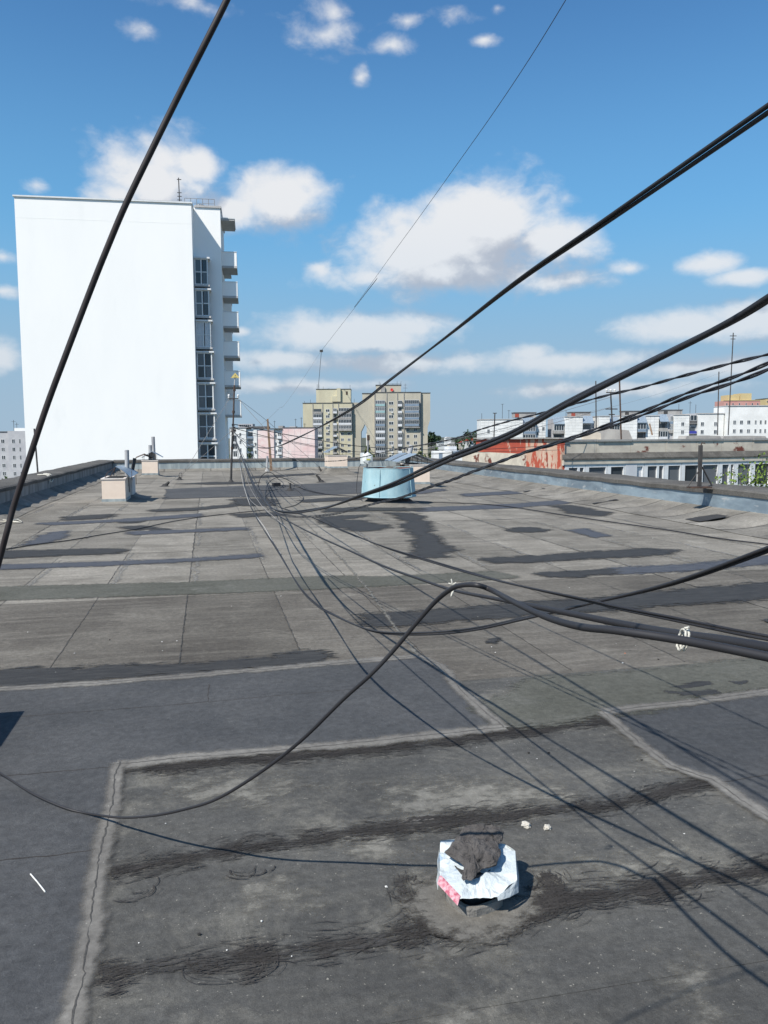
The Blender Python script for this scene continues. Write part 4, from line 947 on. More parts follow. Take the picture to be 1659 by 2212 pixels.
while xx < Lr:                                                     # sloping felted ledge
    w = r.uniform(2.2, 3.0); x1 = min(xx+w-.02, Lr); m_ = MB(); j = r.uniform(-.03, .03)
    m_.add([(xx,.09,zl1+.06), (x1,.09,zl1+.06), (x1,-.26,zl0+.02+j), (xx,-.26,zl0+.02+j), (xx,.09,zl0-.06), (x1,.09,zl0-.06), (x1,-.26,zl0-.07), (xx,-.26,zl0-.07)], [(0,3,2,1), (3,7,6,2), (4,5,6,7), (0,4,7,3), (1,2,6,5), (0,1,5,4)])
    obj('ledge', m_, 'felt_cap', nb); xx += w
m_ = MB(); m_.box(.1, Lr, -.20, .38, zc0-.05, zl0-.075); obj('cornice', m_, 'peel', nb)
m_ = MB(); m_.box(.1, Lr, -.17, .38, zw, zc0-.052); obj('lintel', m_, 'whitetrim', nb)
xx = .3; i = 0
while xx < Lr-1.6:
    w = [1.75, 1.95, 1.6][i % 3]; h_ = 2.1
    f = MB(); t = .20; f.box(xx, xx+w, -.12, .2, zw-h_, zw-h_+t); f.box(xx, xx+w, -.12, .2, zw-t-.003, zw-.003); f.box(xx, xx+t*1.6, -.118, .198, zw-h_+t, zw-t-.004); f.box(xx+w-t*.6, xx+w, -.118, .198, zw-h_+t, zw-t-.004)
    if i % 4 == 0: f.box(xx+w*.62, xx+w*.62+t, -.118, .198, zw-h_+t, zw-t-.004)
    wo_ = obj('window', f, 'whitetrim', nb); g = MB(); g.box(xx+.03, xx+w-.02, .02, .04, zw-h_+.05, zw-.05); obj('pane', g, ['glassgrey', 'glassgrey', 'glass', 'whitepanel' if i % 7 == 3 else 'glassgrey'][i % 4], wo_)
    if i == 3: m_ = MB(); m_.box(xx, xx+w*.62, -.14, -.121, zw-h_, zw-.01); obj('shutter', m_, 'whitepanel', nb)
    xx += w+.04; i += 1
# roof clutter
m_ = MB(); m_.prism([(0, 0), (3.6, 0), (3.2, .9), (.5, 1.1)], 0, 2.5); tag(obj('roof_hatch', m_, 'conc', None, loc=(*(at(1280, 1000, 72)[:2]), zt_-17.0-.1), rot=(0, 0, -YAW)), 'grey sloping hatch box standing on the old building roof behind the peeling parapet', 'hatch')
for i, (u, d, sx_, sz_, lab) in enumerate([(1262, 68, 1.4, .75, 'cream block on the old building roof left of the grey hatch'), (1480, 80, 4.5, .35, 'long slab lying on the old building roof edge, left one'), (1560, 84, 6.0, .3, 'long slab lying on the old building roof edge, right one')]):
    p = at(u, 1000, d); m_ = MB(); m_.prism([(0, 0), (sx_, 0), (sx_*.96, sz_*.8), (sx_*.6, sz_), (.1, sz_*.9)], 0, 1.2); tag(obj('roof_slab', m_, 'peel' if i == 0 else 'conc', None, loc=(p[0], p[1], zt_-17-.05), rot=(0, 0, ang if i else -YAW)), lab, 'slab')
def mast_thing(nm, lab, u0, v0, u1, v1, d, r_, mat='darksteel', rods=(), mid=None, cat='antenna'):
    a = at(u1, v1, d); b = at(u0, v0, d); o = thing(nm, lab, cat, tuple(a)); pts = [np.zeros(3)]
    if mid: pts.append(at(*mid, d)-a)
    pts.append(b-a); m_ = MB(); m_.tube(pts, r_, 6); obj('mast', m_, mat, o)
    for t, hw in rods:
        c = pts[0]+(pts[-1]-pts[0])*t; m_ = MB(); m_.tube([c-rt*hw, c+rt*hw], r_*.7, 5); obj('rod', m_, mat, o)
    return o
mast_thing('antenna_mast', 'bent rusty rod mast rising from the peeling parapet ledge', 1338, 816, 1343, 984, 63, .07, 'rust', mid=(1339, 850))
mast_thing('antenna_mast', 'thin straight mast behind the peeling roof between the two cables', 1287, 823, 1288, 945, 75, .06)
mast_thing('antenna_mast', 'tallest thin antenna mast at the right with a small head on top', 1584, 719, 1573, 940, 85, .06, rods=((.97, .35), (.94, .25)))
mast_thing('antenna_mast', 'thin bare mast left of the tallest antenna at the right', 1553, 803, 1550, 940, 86, .06)
mast_thing('antenna_mast', 'small dark post with a cap in front of the white row at its left end', 1069, 892, 1067, 945, 120, .09, rods=((.99, .3),))
up_ = mast_thing('utility_pole', 'dark lattice utility pole with white insulators above the peeling roof', 1319, 846, 1324, 945, 80, .085, rods=((.98, .45), (.62, .6), (.5, .3)), cat='pole')
for sx_ in (-.4, 0, .4):
    m_ = MB(); m_.lathe([(0, .3), (.1, .28), (.12, .15), (.06, .12), (.1, .05), (.05, 0)], 8); c = at(1319, 847, 80)-at(1324, 945, 80); obj('insulator', m_, 'porcelain', up_, loc=tuple(c+rt*sx_))
# leaning brace on that roof
mast_thing('plank', 'short leaning plank on the roof of the old building beside the slab', 1403, 915, 1409, 940, 74, .08, 'wood', cat='plank')

# ================================================================== TREES
def leafy(seed, lumps, n, size, flat=.6):
    r = random.Random(seed); mb = MB()
    for (cx, cy, cz, rx, ry, rz_) in lumps:
        for _ in range(int(n*rx*rz_)):
            while True:
                p = Vector((r.uniform(-1, 1), r.uniform(-1, 1), r.uniform(-1, 1)))
                if .35 < p.length < 1.0+.18*noise.noise(p*3+Vector((seed, 0, 0))): break
            c = Vector((cx+p.x*rx, cy+p.y*ry, cz+p.z*rz_)); s_ = size*r.uniform(.6, 1.4)
            nrm = (p+Vector((r.gauss(0, .5), r.gauss(0, .5), r.gauss(0, .5)+.2))).normalized(); a = nrm.orthogonal().normalized(); b = nrm.cross(a); th = r.uniform(0, pi); a, b = a*cos(th)+b*sin(th), b*cos(th)-a*sin(th)
            mb.add([c-a*s_, c-b*s_*.55, c+a*s_, c+b*s_*.55], [(0,1,2,3)])
    return mb
def tree(nm, label, loc, h, w, seed, mat, group=None, n=26, leaf=.5, poplar=False):
    t = thing(nm, label, 'tree', loc, 0, group); r = random.Random(seed)
    lumps = [(0, 0, h*.62, w*.36, w*.36, h*.34)]
    for i in range(7 if not poplar else 4):
        a = r.uniform(0, 2*pi); q = w*.3*r.uniform(.5, 1); lumps.append((q*cos(a), q*sin(a), h*r.uniform(.4, .86), w*r.uniform(.16, .26), w*r.uniform(.16, .26), h*r.uniform(.12, .2)))
    obj('crown', leafy(seed, lumps, n, leaf), mat, t)
    m_ = MB(); m_.tube([(0,0,0), (w*.02, 0, h*.3), (0, w*.02, h*.55), (w*.03, 0, h*.85)], [h*.025, h*.019, h*.013, h*.004], 7)
    for i in range(4): a = r.uniform(0, 2*pi); z0 = h*r.uniform(.3, .55); m_.tube([(0,0,z0), (w*.14*cos(a), w*.14*sin(a), z0+h*.12), (w*.3*cos(a), w*.3*sin(a), z0+h*.2)], [h*.01, h*.007, h*.003], 5)
    obj('trunk', m_, 'bark', t); return t
def tree_px(nm, label, u, vtop, d, wpx, seed, mat, group=None, **k):
    p = at(u, 1000, d); ztop = (hz(u)-vtop)*d/F+H; zb_ = max(-17.0, hill_z(p[0], p[1])-.2); return tree(nm, label, (p[0], p[1], zb_), max(ztop-zb_, 3.5), wpx*d/F, seed, mat, group, **k)
GRP = 'green trees in a row beyond the far right corner of the roof'
for i, (u, v_, d, w, mt) in enumerate([(930,966,190,34,'leafmid'), (948,962,185,34,'leaf'), (962,968,180,32,'leafmid'), (978,974,175,30,'leaf'), (915,972,200,30,'leafmid'), (940,974,165,36,'leafmid'), (965,978,160,36,'leaf'), (999,972,190,30,'leafmid')]):
    tree_px('leafy_tree', ['sunlit green tree nearest the beige tower, left in the row beyond the roof','taller sunlit green tree second in the row right of the beige tower','sunlit green tree third in the row right of the beige tower','sunlit green tree beside the white shed annex, right in the row','low sunlit tree tucked against the right edge of the beige tower','low nearer tree in front of the second tree of the row','low nearer tree in front of the third tree of the row','sunlit green tree furthest right in the row, behind the white shed'][i], u, v_, d, w, 20+i, mt, GRP, n=60, leaf=.42)
for i, (u, v_, d, w) in enumerate([(931,931,520,26), (944,936,560,24), (1008,924,430,30), (1022,930,450,26), (992,938,470,22), (1030,940,420,20)]):
    tree_px('broadleaf_tree', ['tallest dark distant tree on the skyline touching the beige tower', 'lower dark distant tree second right of the beige tower', 'tallest dark tree on the skyline just left of the white row', 'dark distant tree touching the left end of the white row', 'lower dark distant tree midway between beige tower and white row', 'small dark tree at the foot of the white row end wall'][i], u, v_, d, w, 40+i, 'leafdark', 'dark trees beside the beige tower' if i < 2 else 'dark trees left of the white row', n=9, leaf=1.0)
for i, (u, v_, d, w) in enumerate([(4,1018,150,30), (18,1024,160,22)]):
    tree_px('broadleaf_tree', 'dark tree crown at the far left below the grey block' if i == 0 else 'smaller dark tree next to the left edge below the grey block', u, v_, d, w, 60+i, 'leaf', n=22, leaf=.4)
for i, (u, v_, d, w) in enumerate([(792,960,320,24), (800,966,310,22)]):
    tree_px('broadleaf_tree', ['taller green tree at the left of the gap between the towers', 'lower green tree at the right of the gap between the towers'][i], u, v_, d, w, 70+i, 'leafmid', 'trees in the gap between the towers', n=20, leaf=.6)
tree_px('broadleaf_tree', 'dark tree beside the grey block behind the wire pole', 541, 962, 230, 14, 75, 'leafdark', n=30, leaf=.4)
# slender young tree whose tips show in front of the strip of windows
def shoots(u, d, tips, seed):
    p = at(u, 1000, d); t = thing('young_poplar', 'bright green young tree growing in front of the white framed windows at the right edge', 'tree', (p[0], p[1], -17)); r = random.Random(seed)
    st = MB(); lf = MB()
    for (uu, vv, w) in tips:
        q = at(uu, vv, d)-np.array([p[0], p[1], -17]); b0 = np.array([q[0]*.25, q[1]*.25, q[2]*.55]); b1 = np.array([q[0]*.85, q[1]*.85, q[2]*.88])
        st.tube([(0,0,0), b0, b1, q], [.09, .05, .025, .006], 5)
        for _ in range(int(110*w)):
            s_ = r.random()**.8; c = q*(1-s_)+b1*s_ if r.random() < .75 else b1+(b0-b1)*r.random()*.5
            c = c+np.array([r.gauss(0, .22*w), r.gauss(0, .22*w), r.gauss(0, .15)]); c = Vector(c); n_ = Vector((r.gauss(0, 1), r.gauss(0, 1), r.gauss(0, 1)+.6)).normalized(); a = n_.orthogonal().normalized(); b = n_.cross(a); sz_ = r.uniform(.05, .10)
            lf.add([c-a*sz_, c-b*sz_*.6, c+a*sz_*1.1, c+b*sz_*.6], [(0,1,2,3)])
    obj('trunk', st, 'bark', t); obj('crown', lf, 'leafbright', t)
shoots(1625, 38, [(1548,1008,.7), (1566,1018,.8), (1584,1016,1.0), (1600,1008,.9), (1615,1000,1.1), (1635,1012,1.2), (1648,985,1.3), (1662,980,1.5), (1680,978,1.6), (1645,1025,1.2)], 4)
# far wooded town edge: one mass
r = random.Random(12); wd = MB()
ico = bmesh.new(); bmesh.ops.create_icosphere(ico, subdivisions=2, radius=1.0); iv = [v.co.copy() for v in ico.verts]; if_ = [[v.index for v in f.verts] for f in ico.faces]; ico.free()
for i in range(1700):
    u = r.uniform(-300, 1950) if i < 1300 else r.uniform(915, 1060); d = r.choice((700, 900, 1200, 1700, 2400))*r.uniform(.85, 1.2) if i < 1300 else r.uniform(430, 780)
    if i >= 1300 and r.random() < .35: continue; p = at(u, 1000, d); h_ = r.uniform(9, 17)*(1+.0002*d); w = h_*r.uniform(.5, 1.0)
    if 840 < u < 1030 or r.random() < .8:
        sd = Vector((i*1.7, i*.3, 0)); zb_ = max(-17.0, hill_z(p[0], p[1]));  vs = [(p[0]+v.x*w*(1+.5*noise.noise(v*1.9+sd)), p[1]+v.y*w*(1+.5*noise.noise(v*1.9+sd)), zb_+h_*.45+v.z*h_*.55*(1+.55*noise.noise(v*2.6+sd))) for v in iv]
        wd.add(vs, if_)
o = obj('woodland', wd, 'leafdark'); o['kind'] = 'stuff'
# small far houses among the trees
for i, (u, v_, d, w, mt, rf, lab) in enumerate([(967,942,640,13,'pwhite','greyslab','small white far house among the dark trees, left of the red roofed ones'), (1013,945,430,24,'pwhite','redroof','far white cottage under a red roof near the left end of the white row'), (998,951,470,20,'peel','redroof','far beige cottage with a red roof in front of the dark trees'), (976,953,500,18,'peel','greyslab','far beige cottage with a grey roof between trees'), (797,932,1100,10,'pwhite','darkroof','tiny far white block in the gap between the two towers'), (806,945,900,12,'redhouse','darkroof','tiny far reddish house in the gap between the two towers'), (950,951,520,16,'pwhite','zinc','far white cottage with a pale metal roof right of the beige tower')]):
    p = at(u, 1000, d); k = d/F; zb_ = hill_z(p[0], p[1])-.3; hh = (hz(u)-v_)*k+H-zb_; t = thing('house', lab, 'house', (p[0], p[1], zb_), -YAW+.25); ww = w*k; wl = hh-ww*.22
    m_ = MB(); m_.box(-ww/2, ww/2, -ww*.35, ww*.35, 0, wl); obj('wall', m_, mt, t); m_ = MB(); m_.prism([(-ww*.55, wl+.003), (ww*.55, wl+.003), (ww*.2, hh), (-ww*.2, hh)], -ww*.4, ww*.4); obj('roof', m_, rf, t)
    for q in (-.32, -.05, .2): window(t, ww*q, -ww*.35, wl-1.9, 1.1, 1.2)

# ================================================================== THINGS ON THE ROOF
def flare(mb, x0, x1, y0, y1, h, sp, lob=.0):
    """felt dressed from the roof up a box: concave skirt"""
    k = 6; rings = []
    for j in range(k):
        s_ = j/(k-1); e = sp*(1-s_)**2.0; z = h*s_+.009
        ring = []
        for (cx, cy, nx) in ((x0, y0, 0), (x1, y0, 1), (x1, y1, 2), (x0, y1, 3)):
            nxt = [(x1, y0), (x1, y1), (x0, y1), (x0, y0)][nx]
            for q in range(5):
                t = q/5; px, py = cx+(nxt[0]-cx)*t, cy+(nxt[1]-cy)*t
                ox = -e if px <= x0+1e-6 else (e if px >= x1-1e-6 else 0); oy = -e if py <= y0+1e-6 else (e if py >= y1-1e-6 else 0)
                w = .04*noise.noise(Vector((px*2+j, py*2, 3)))*(1-s_)
                ring.append((px+ox*(.8 if ox and oy else 1)+w, py+oy*(.8 if ox and oy else 1)+w, z))
        rings.append(ring)
    n = len(rings[0]); mb.add([p for rg in rings for p in rg], [(j*n+i, j*n+(i+1)%n, (j+1)*n+(i+1)%n, (j+1)*n+i) for j in range(k-1) for i in range(n)], True)
def wavy_box(mb, x0, x1, y0, y1, z0, z1, seed=0): mb.box(x0, x1, y0, y1, z0, z1)
def cap_sheet(mb, cx, cy, z, hl, hw, rise, tilt=0.0, n=6, wav=.015, axis='x', th=.006):
    """bent sheet of roofing metal: ridge along axis"""
    vs = []
    for i in range(n+1):
        s_ = -hl+2*hl*i/n
        for j, (o_, zz_) in enumerate(((-hw, -rise), (-hw*.5, -rise*.48), (0, 0), (hw*.5, -rise*.48), (hw, -rise))):
            w = noise.noise(Vector((s_*3+z, o_*3, cx)))*wav
            p = (s_, o_) if axis == 'x' else (o_, s_)
            vs.append((cx+p[0], cy+p[1], z+zz_+w+s_*tilt))
    top = len(vs); vs2 = [(a, b, c-th) for a, b, c in vs]
    f = [(i*5+j, i*5+j+1, (i+1)*5+j+1, (i+1)*5+j) for i in range(n) for j in range(4)]
    mb.add(vs+vs2, f+[tuple(x_+top for x_ in q[::-1]) for q in f]+[(i*5, (i+1)*5, (i+1)*5+top, i*5+top) for i in range(n)]+[(i*5+4, i*5+4+top, (i+1)*5+4+top, (i+1)*5+4) for i in range(n)]+[(j, j+top, j+1+top, j+1) for j in range(4)]+[(n*5+j, n*5+j+1, n*5+j+1+top, n*5+j+top) for j in range(4)])
def shaft(label, x0, x1, y0, y1, h, loc_skirt=.35, hsk=.16, band='flash_back'):
    t = thing('ventilation_shaft', label, 'roof vent', ((x0+x1)/2, (y0+y1)/2, 0)); ox, oy = (x0+x1)/2, (y0+y1)/2
    a, b, c, d = x0-ox, x1-ox, y0-oy, y1-oy
    m_ = MB(); m_.box(a, b, c, d, 0.0, hsk+h); obj('shaft_wall', m_, 'beige', t)
    m_ = MB(); flare(m_, a-.012, b+.012, c-.012, d+.012, hsk, loc_skirt); obj('felt_skirt', m_, 'felt_skirt', t)
    m_ = MB(); z0 = hsk; e = .014
    m_.box(a-e, b+e, c-e, c-.003, z0, z0+.075); m_.box(a-e, b+e, d+.003, d+e, z0, z0+.075); m_.box(a-e, a-.003, c-.002, d+.002, z0, z0+.075); m_.box(b+.003, b+e, c-.002, d+.002, z0, z0+.075)
    obj('flashing', m_, band, t)
    m_ = MB(); m_.box(a-.02, b+.02, c-.02, d+.02, hsk+h+.002, hsk+h+.03); obj('rim', m_, 'whiterender', t)
    m_ = MB(); m_.box(a+.06, b-.06, c+.06, d-.06, hsk+h+.031, hsk+h+.034); obj('opening', m_, 'darkchip', t)
    return t, hsk+h+.03
def legs(t, pts, z0, ztop, r_=.007):
    for (x_, y_), zt in zip(pts, ztop): m_ = MB(); m_.tube([(x_, y_, z0-.05), (x_, y_, zt)], r_, 5); obj('cap_leg', m_, 'rust', t)
# left front shaft
_a, _b = gp(222, 1089), gp(271, 1089); BX0, BX1, BY = _a[0], _b[0], (_a[1]+_b[1])/2; DY = BY-22.3
t, zt1 = shaft('beige ventilation shaft near the left wall with tilted blue-grey sheet cap and two pipes', BX0, BX1, BY, BY+1.4, .58, .34, .06)
m_ = MB(); m_.box(.02, .34, .72, 1.7, 0, .62); obj('second_shaft', m_, 'whiterender', t); m_ = MB(); flare(m_, .0, .36, .715, 1.72, .13, .38); obj('felt_skirt', m_, 'felt_skirt', t)
m_ = MB(); vs = []
Q = [(387,626), (450,612), (602,690), (530,738)]
def Z5(x_, y_): return 162+x_*.228, 864+y_*.228
orig = np.array(t.location)
def on_y(px, y): d_ = ray(*px); return O+d_*(y/d_[1])
c4 = [on_y(Z5(380,630), 22.75+DY)-orig, on_y(Z5(445,616), 23.75+DY)-orig, on_y(Z5(604,690), 23.75+DY)-orig, on_y(Z5(528,732), 22.45+DY)-orig]
sheetm = MB()
for i in range(7):
    for j in range(5):
        s_, q = i/6, j/4; p = (1-s_)*((1-q)*c4[0]+q*c4[1])+s_*((1-q)*c4[3]+q*c4[2]); sheetm.v.append(tuple(p+np.array([0, 0, .02*noise.noise(Vector((s_*3, q*2, 1)))+.03*sin(pi*s_)])))
nn = len(sheetm.v); sheetm.v += [(a, b, c-.006) for a, b, c in sheetm.v]
for i in range(6):
    for j in range(4):
        q = (i*5+j, (i+1)*5+j, (i+1)*5+j+1, i*5+j+1); sheetm.f += [list(q), [a+nn for a in q[::-1]]]; sheetm.m += [0, 0]; sheetm.sm += [False, False]
obj('cap_sheet', sheetm, 'zinc', t)
for px, y in ((Z5(272,735), 22.5+DY), (Z5(320,730), 22.9+DY), (Z5(365,722), 23.4+DY)):
    a = on_y(px, y)-orig; b = on_y((px[0]+ (8 if y < 23+DY else 2), Z5(0, 690 if y < 23+DY else 668)[1]), y)-orig; m_ = MB(); m_.tube([(a[0], a[1], zt1-.06), tuple(b), tuple(on_y(Z5(385,640), 22.8+DY)-orig)], .008, 5); obj('cap_leg', m_, 'rust', t)
for px, y in ((Z5(540,760), 22.6+DY), (Z5(580,800), 23.3+DY)):
    a = on_y(px, y)-orig; m_ = MB(); m_.tube([tuple(a), (a[0], a[1], a[2]+.25)], .008, 5); obj('cap_leg', m_, 'rust', t)
p0 = on_y(Z5(493, 690), 23.5+DY)-orig; p1 = on_y(Z5(491, 474), 23.5+DY)-orig
def open_pipe(nm, a, b, r_, mat, par):
    m_ = MB(); m_.tube([a, b], r_, 14, cap=False); m_.tube([np.array(b), np.array(b)-(np.array(b)-np.array(a))*.25], r_*.82, 14, cap=False)
    A_, B_ = np.array(a, float), np.array(b, float); tt = (B_-A_)/np.linalg.norm(B_-A_); q = np.array([1, 0, 0])-tt*tt[0]; q /= np.linalg.norm(q); w_ = np.cross(tt, q); ring = []
    for k_ in range(14):
        c_ = q*cos(2*pi*k_/14)+w_*sin(2*pi*k_/14); ring += [tuple(B_+c_*r_), tuple(B_+c_*r_*.82)]
    m_.add(ring, [(2*k_, 2*((k_+1) % 14), 2*((k_+1) % 14)+1, 2*k_+1) for k_ in range(14)])
    e_ = MB(); return obj(nm, m_, mat, par)
open_pipe('grey_pipe', (p0[0], p0[1], zt1-.1), tuple(p1), .058, 'asb', t)
p0 = on_y(Z5(545, 660), 23.7+DY)-orig; p1 = on_y(Z5(566, 552), 23.7+DY)-orig; open_pipe('black_pipe', tuple(p0), tuple(p1), .048, 'darksteel', t)
for dx, l in ((.30, .12), (.33, .2)): m_ = MB(); m_.tube([(dx-.02, -.2+dx, zt1-.02), (dx-.015, -.2+dx, zt1-.02-l*2)], .012, 5); obj('tar_drip', m_, 'darkchip', t)

# left rear shaft
t, zt2 = shaft('smaller beige ventilation shaft behind, with two grey pipes through bent sheets', -2.78, -2.12, 35.9, 36.7, .60, .35, .12); orig = np.array(t.location)
m_ = MB(); cap_sheet(m_, .10, 0, zt2+.38, .42, .44, .26, axis='y', wav=.03); obj('cap_sheet', m_, 'zinc', t)
m_ = MB(); cap_sheet(m_, -.26, .05, zt2+.26, .30, .36, .16, axis='y', wav=.06, tilt=.1); obj('cap_sheet', m_, 'rust', t)
legs(t, [(-.28, -.34), (.26, -.34), (.26, .34), (-.28, .34)], zt2, [zt2+.26]*4)
for pa, pb in (((748, 530), (739, 348)), ((712, 545), (712, 427))):
    a = on_y(Z5(*pa), 36.3)-orig; b = on_y(Z5(*pb), 36.3)-orig; open_pipe('grey_pipe', (a[0], a[1], zt2-.1), tuple(b), .075, 'asb', t)
# centre rear shaft
t, zt3 = shaft('pale ventilation shaft by the far wall with gabled metal cap', 5.42, 6.32, 36.6, 37.7, .56, .5, .28)
m_ = MB(); cap_sheet(m_, 0, 0, zt3+.40, .62, .52, .27, axis='y', wav=.02); obj('cap_sheet', m_, 'zinc', t); legs(t, [(-.4, -.5), (.4, -.5), (.4, .5), (-.4, .5)], zt3, [zt3+.2]*4)
# right shaft behind the drum
t, zt4 = shaft('beige ventilation shaft behind the blue drum with two gabled metal caps', 6.52, 7.16, 25.5, 27.6, .62, .42, .14)
for yy, s_ in ((-.55, 1.0), (.72, .95)):
    m_ = MB(); cap_sheet(m_, -.12, yy, zt4+.36, .50*s_, .62*s_, .26, axis='y', wav=.015); obj('cap_sheet', m_, 'zinc', t)
    legs(t, [(-.28, yy-.35), (.28, yy-.35), (.28, yy+.35), (-.28, yy+.35)], zt4, [zt4+.22]*4)
for k_ in range(5): m_ = MB(); m_.box(-.334-.004*k_, -.328, -.2+k_*.13, -.13+k_*.13, zt4-.03-.1-.05*(k_ % 3), zt4-.03); obj('tar_drip', m_, 'darkchip', t)
open_pipe('grey_pipe', (.05, .95, zt4), (.22, .95, zt4+.62), .085, 'asb', t)
# small shaft beyond the left of the picture; its shadow falls into view
sp = [gp(0,1518), gp(55,1540), gp(0,1645)]
hx = .75; tip = gp(55,1540); topc = tip-Ld*(hx/sin(SUN_EL))
t, zq = shaft('short beige ventilation shaft just beyond the left of the view casting a shadow in', topc[0]-.75, topc[0], topc[1]-.55, topc[1], hx-.15, .2, .1)

# ---- turquoise drum ventilator
dx, dy = 4.42, 19.55
t = thing('roof_ventilator', 'wide turquoise painted metal drum ventilator with rusty red inside', 'roof vent', (dx, dy, 0))
N_ = 40; rb, rtp, z0, z1 = .685, .625, .21, .93
m_ = MB(); rows = 7; vs = []
for (side, off) in ((1, 0), (0, -.008)):
    for j in range(rows+1):
        s_ = j/rows; rr = rb+(rtp-rb)*s_+.02*sin(pi*s_)*0+off
        for k_ in range(N_):
            th = 2*pi*k_/N_; dent = .02*noise.noise(Vector((cos(th)*2, sin(th)*2, s_*2)))+(.012*noise.noise(Vector((cos(th)*6, sin(th)*6, s_*4))))
            zz_ = z0+(z1-z0)*s_+(.014*noise.noise(Vector((cos(th)*1.6, sin(th)*1.6, 9)))+.010*noise.noise(Vector((cos(th)*7, sin(th)*7, 4))) if j == rows else .008*noise.noise(Vector((cos(th)*3, sin(th)*3, 2)))*(j == 0))
            rk = rr+dent
            vs.append((rk*cos(th), rk*sin(th), zz_))
nr = rows+1
fo = [(j*N_+k_, j*N_+(k_+1) % N_, (j+1)*N_+(k_+1) % N_, (j+1)*N_+k_) for j in range(rows) for k_ in range(N_)]
m_.add(vs[:nr*N_], fo, True); obj('drum_shell', m_, 'bluepaint', t)
m_ = MB(); m_.add(vs[nr*N_:], [q[::-1] for q in fo], True); obj('drum_lining', m_, 'redlead', t)
m_ = MB(); m_.tube([(vs[(nr-1)*N_+k_ % N_][0]*.994, vs[(nr-1)*N_+k_ % N_][1]*.994, vs[(nr-1)*N_+k_ % N_][2]) for k_ in range(N_+1)], .009, 6); obj('rim_bead', m_, 'bluepaint', t)
m_ = MB(); m_.tube([((rb+.004)*cos(2*pi*k_/N_), (rb+.004)*sin(2*pi*k_/N_), z0+.02+.008*noise.noise(Vector((k_*.5, 0, 0)))) for k_ in range(N_+1)], .014, 6); obj('rim_bead', m_, 'bluepaint', t)
m_ = MB()
for th0 in (radians(238), radians(312)):
    pts = [((rb+(rtp-rb)*s_+.012+.015*0)*cos(th0), (rb+(rtp-rb)*s_+.012)*sin(th0), z0+.03+(z1-z0-.05)*s_) for s_ in (0, .25, .5, .75, 1)]; m_.tube(pts, .010, 5)
obj('seam', m_, 'bluepaint', t)
m_ = MB(); m_.lathe([(.0, .98), (.30, .90), (.34, .885), (.34, .86), (.30, .72)], 20, 0.0, -.05); obj('hood', m_, 'felt_cap', t)
m_ = MB(); m_.lathe([(.30, .72), (.42, .30), (.42, .0)], 24); obj('neck', m_, 'darkchip', t)
m_ = MB(); m_.lathe([(1.02, .006), (.86, .025), (.70, .06), (.56, .12), (.47, .22), (.425, .32)], 30); obj('felt_skirt', m_, 'felt_skirt', t)
m_ = MB(); m_.lathe([(.60, .105), (.50, .18), (.44, .30)], 30); obj('tar_coat', m_, 'tar', t)
for a in (-60, 30, 150, 240): m_ = MB(); c_, s_ = cos(radians(a)), sin(radians(a)); m_.tube([(.64*c_, .64*s_, z0+.01), (.55*c_, .55*s_, .15), (.5*c_, .5*s_, .18)], .012, 5); obj('bracket', m_, 'rust', t)

# ---- antenna on a post left of the drum
b0 = gp(789, 1072); pa = at(793, 990, 21.0)
pb = np.array([b0[0], b0[1], 0.0]); t = thing('dish_antenna', 'white hexagonal antenna on a thin steel post left of the blue drum', 'antenna', tuple(pb))
yb = b0[1]
top = on_y((796, 942), yb)-pb; mid = on_y((794, 990), yb)-pb
m_ = MB(); m_.tube([(0, 0, .005), tuple(mid*np.array([.5, 1, .5])), tuple(mid)], .022, 8); m_.tube([tuple(mid+np.array([.0, .02, 0])), tuple(top+np.array([0, .02, 0]))], .028, 8); obj('post', m_, 'steel', t)
m_ = MB(); m_.tube([tuple(top+np.array([0, .02, -.12])), tuple(top+np.array([0, .02, .03]))], .04, 8); obj('post_cap', m_, 'rust', t)
c = on_y((794.5, 990), yb-.12)-pb; m_ = MB(); n6 = 6
hexa = lambda r_, y_, ph=0: [(c[0]+r_*1.0*cos(2*pi*k_/6+ph), c[1]+y_, c[2]+r_*1.12*sin(2*pi*k_/6+ph)) for k_ in range(6)]
R0, R1, R2 = hexa(.16, .0, pi/6), hexa(.15, -.05, pi/6), hexa(.08, -.075, pi/6)
m_.add(R0+R1+R2, [(k_, (k_+1) % 6, 6+(k_+1) % 6, 6+k_) for k_ in range(6)]+[(6+k_, 6+(k_+1) % 6, 12+(k_+1) % 6, 12+k_) for k_ in range(6)]+[tuple(range(12, 18)), (5, 4, 3, 2, 1, 0)])
obj('radome', m_, 'radome', t, loc=(0, 0, 0))
m_ = MB(); m_.box(c[0]-.20, c[0]-.10, c[1]+.003, c[1]+.10, c[2]-.16, c[2]+.16); obj('mount', m_, 'radome', t)
m_ = MB(); m_.box(c[0]-.05, c[0]+.055, c[1]-.082, c[1]-.077, c[2]-.055, c[2]-.01); obj('label_plate', m_, 'labelyel', t)
m_ = MB(); w_ = [on_y((782, 998), yb-.1), on_y((775, 1010), yb-.1), on_y((771, 1040), yb-.1), on_y((770, 1062), yb-.1), gp(775, 1075, .02), gp(790, 1088, .02), gp(797, 1100, .02)]; m_.tube([q-pb for q in w_], .009, 5); obj('cable', m_, 'black', t)

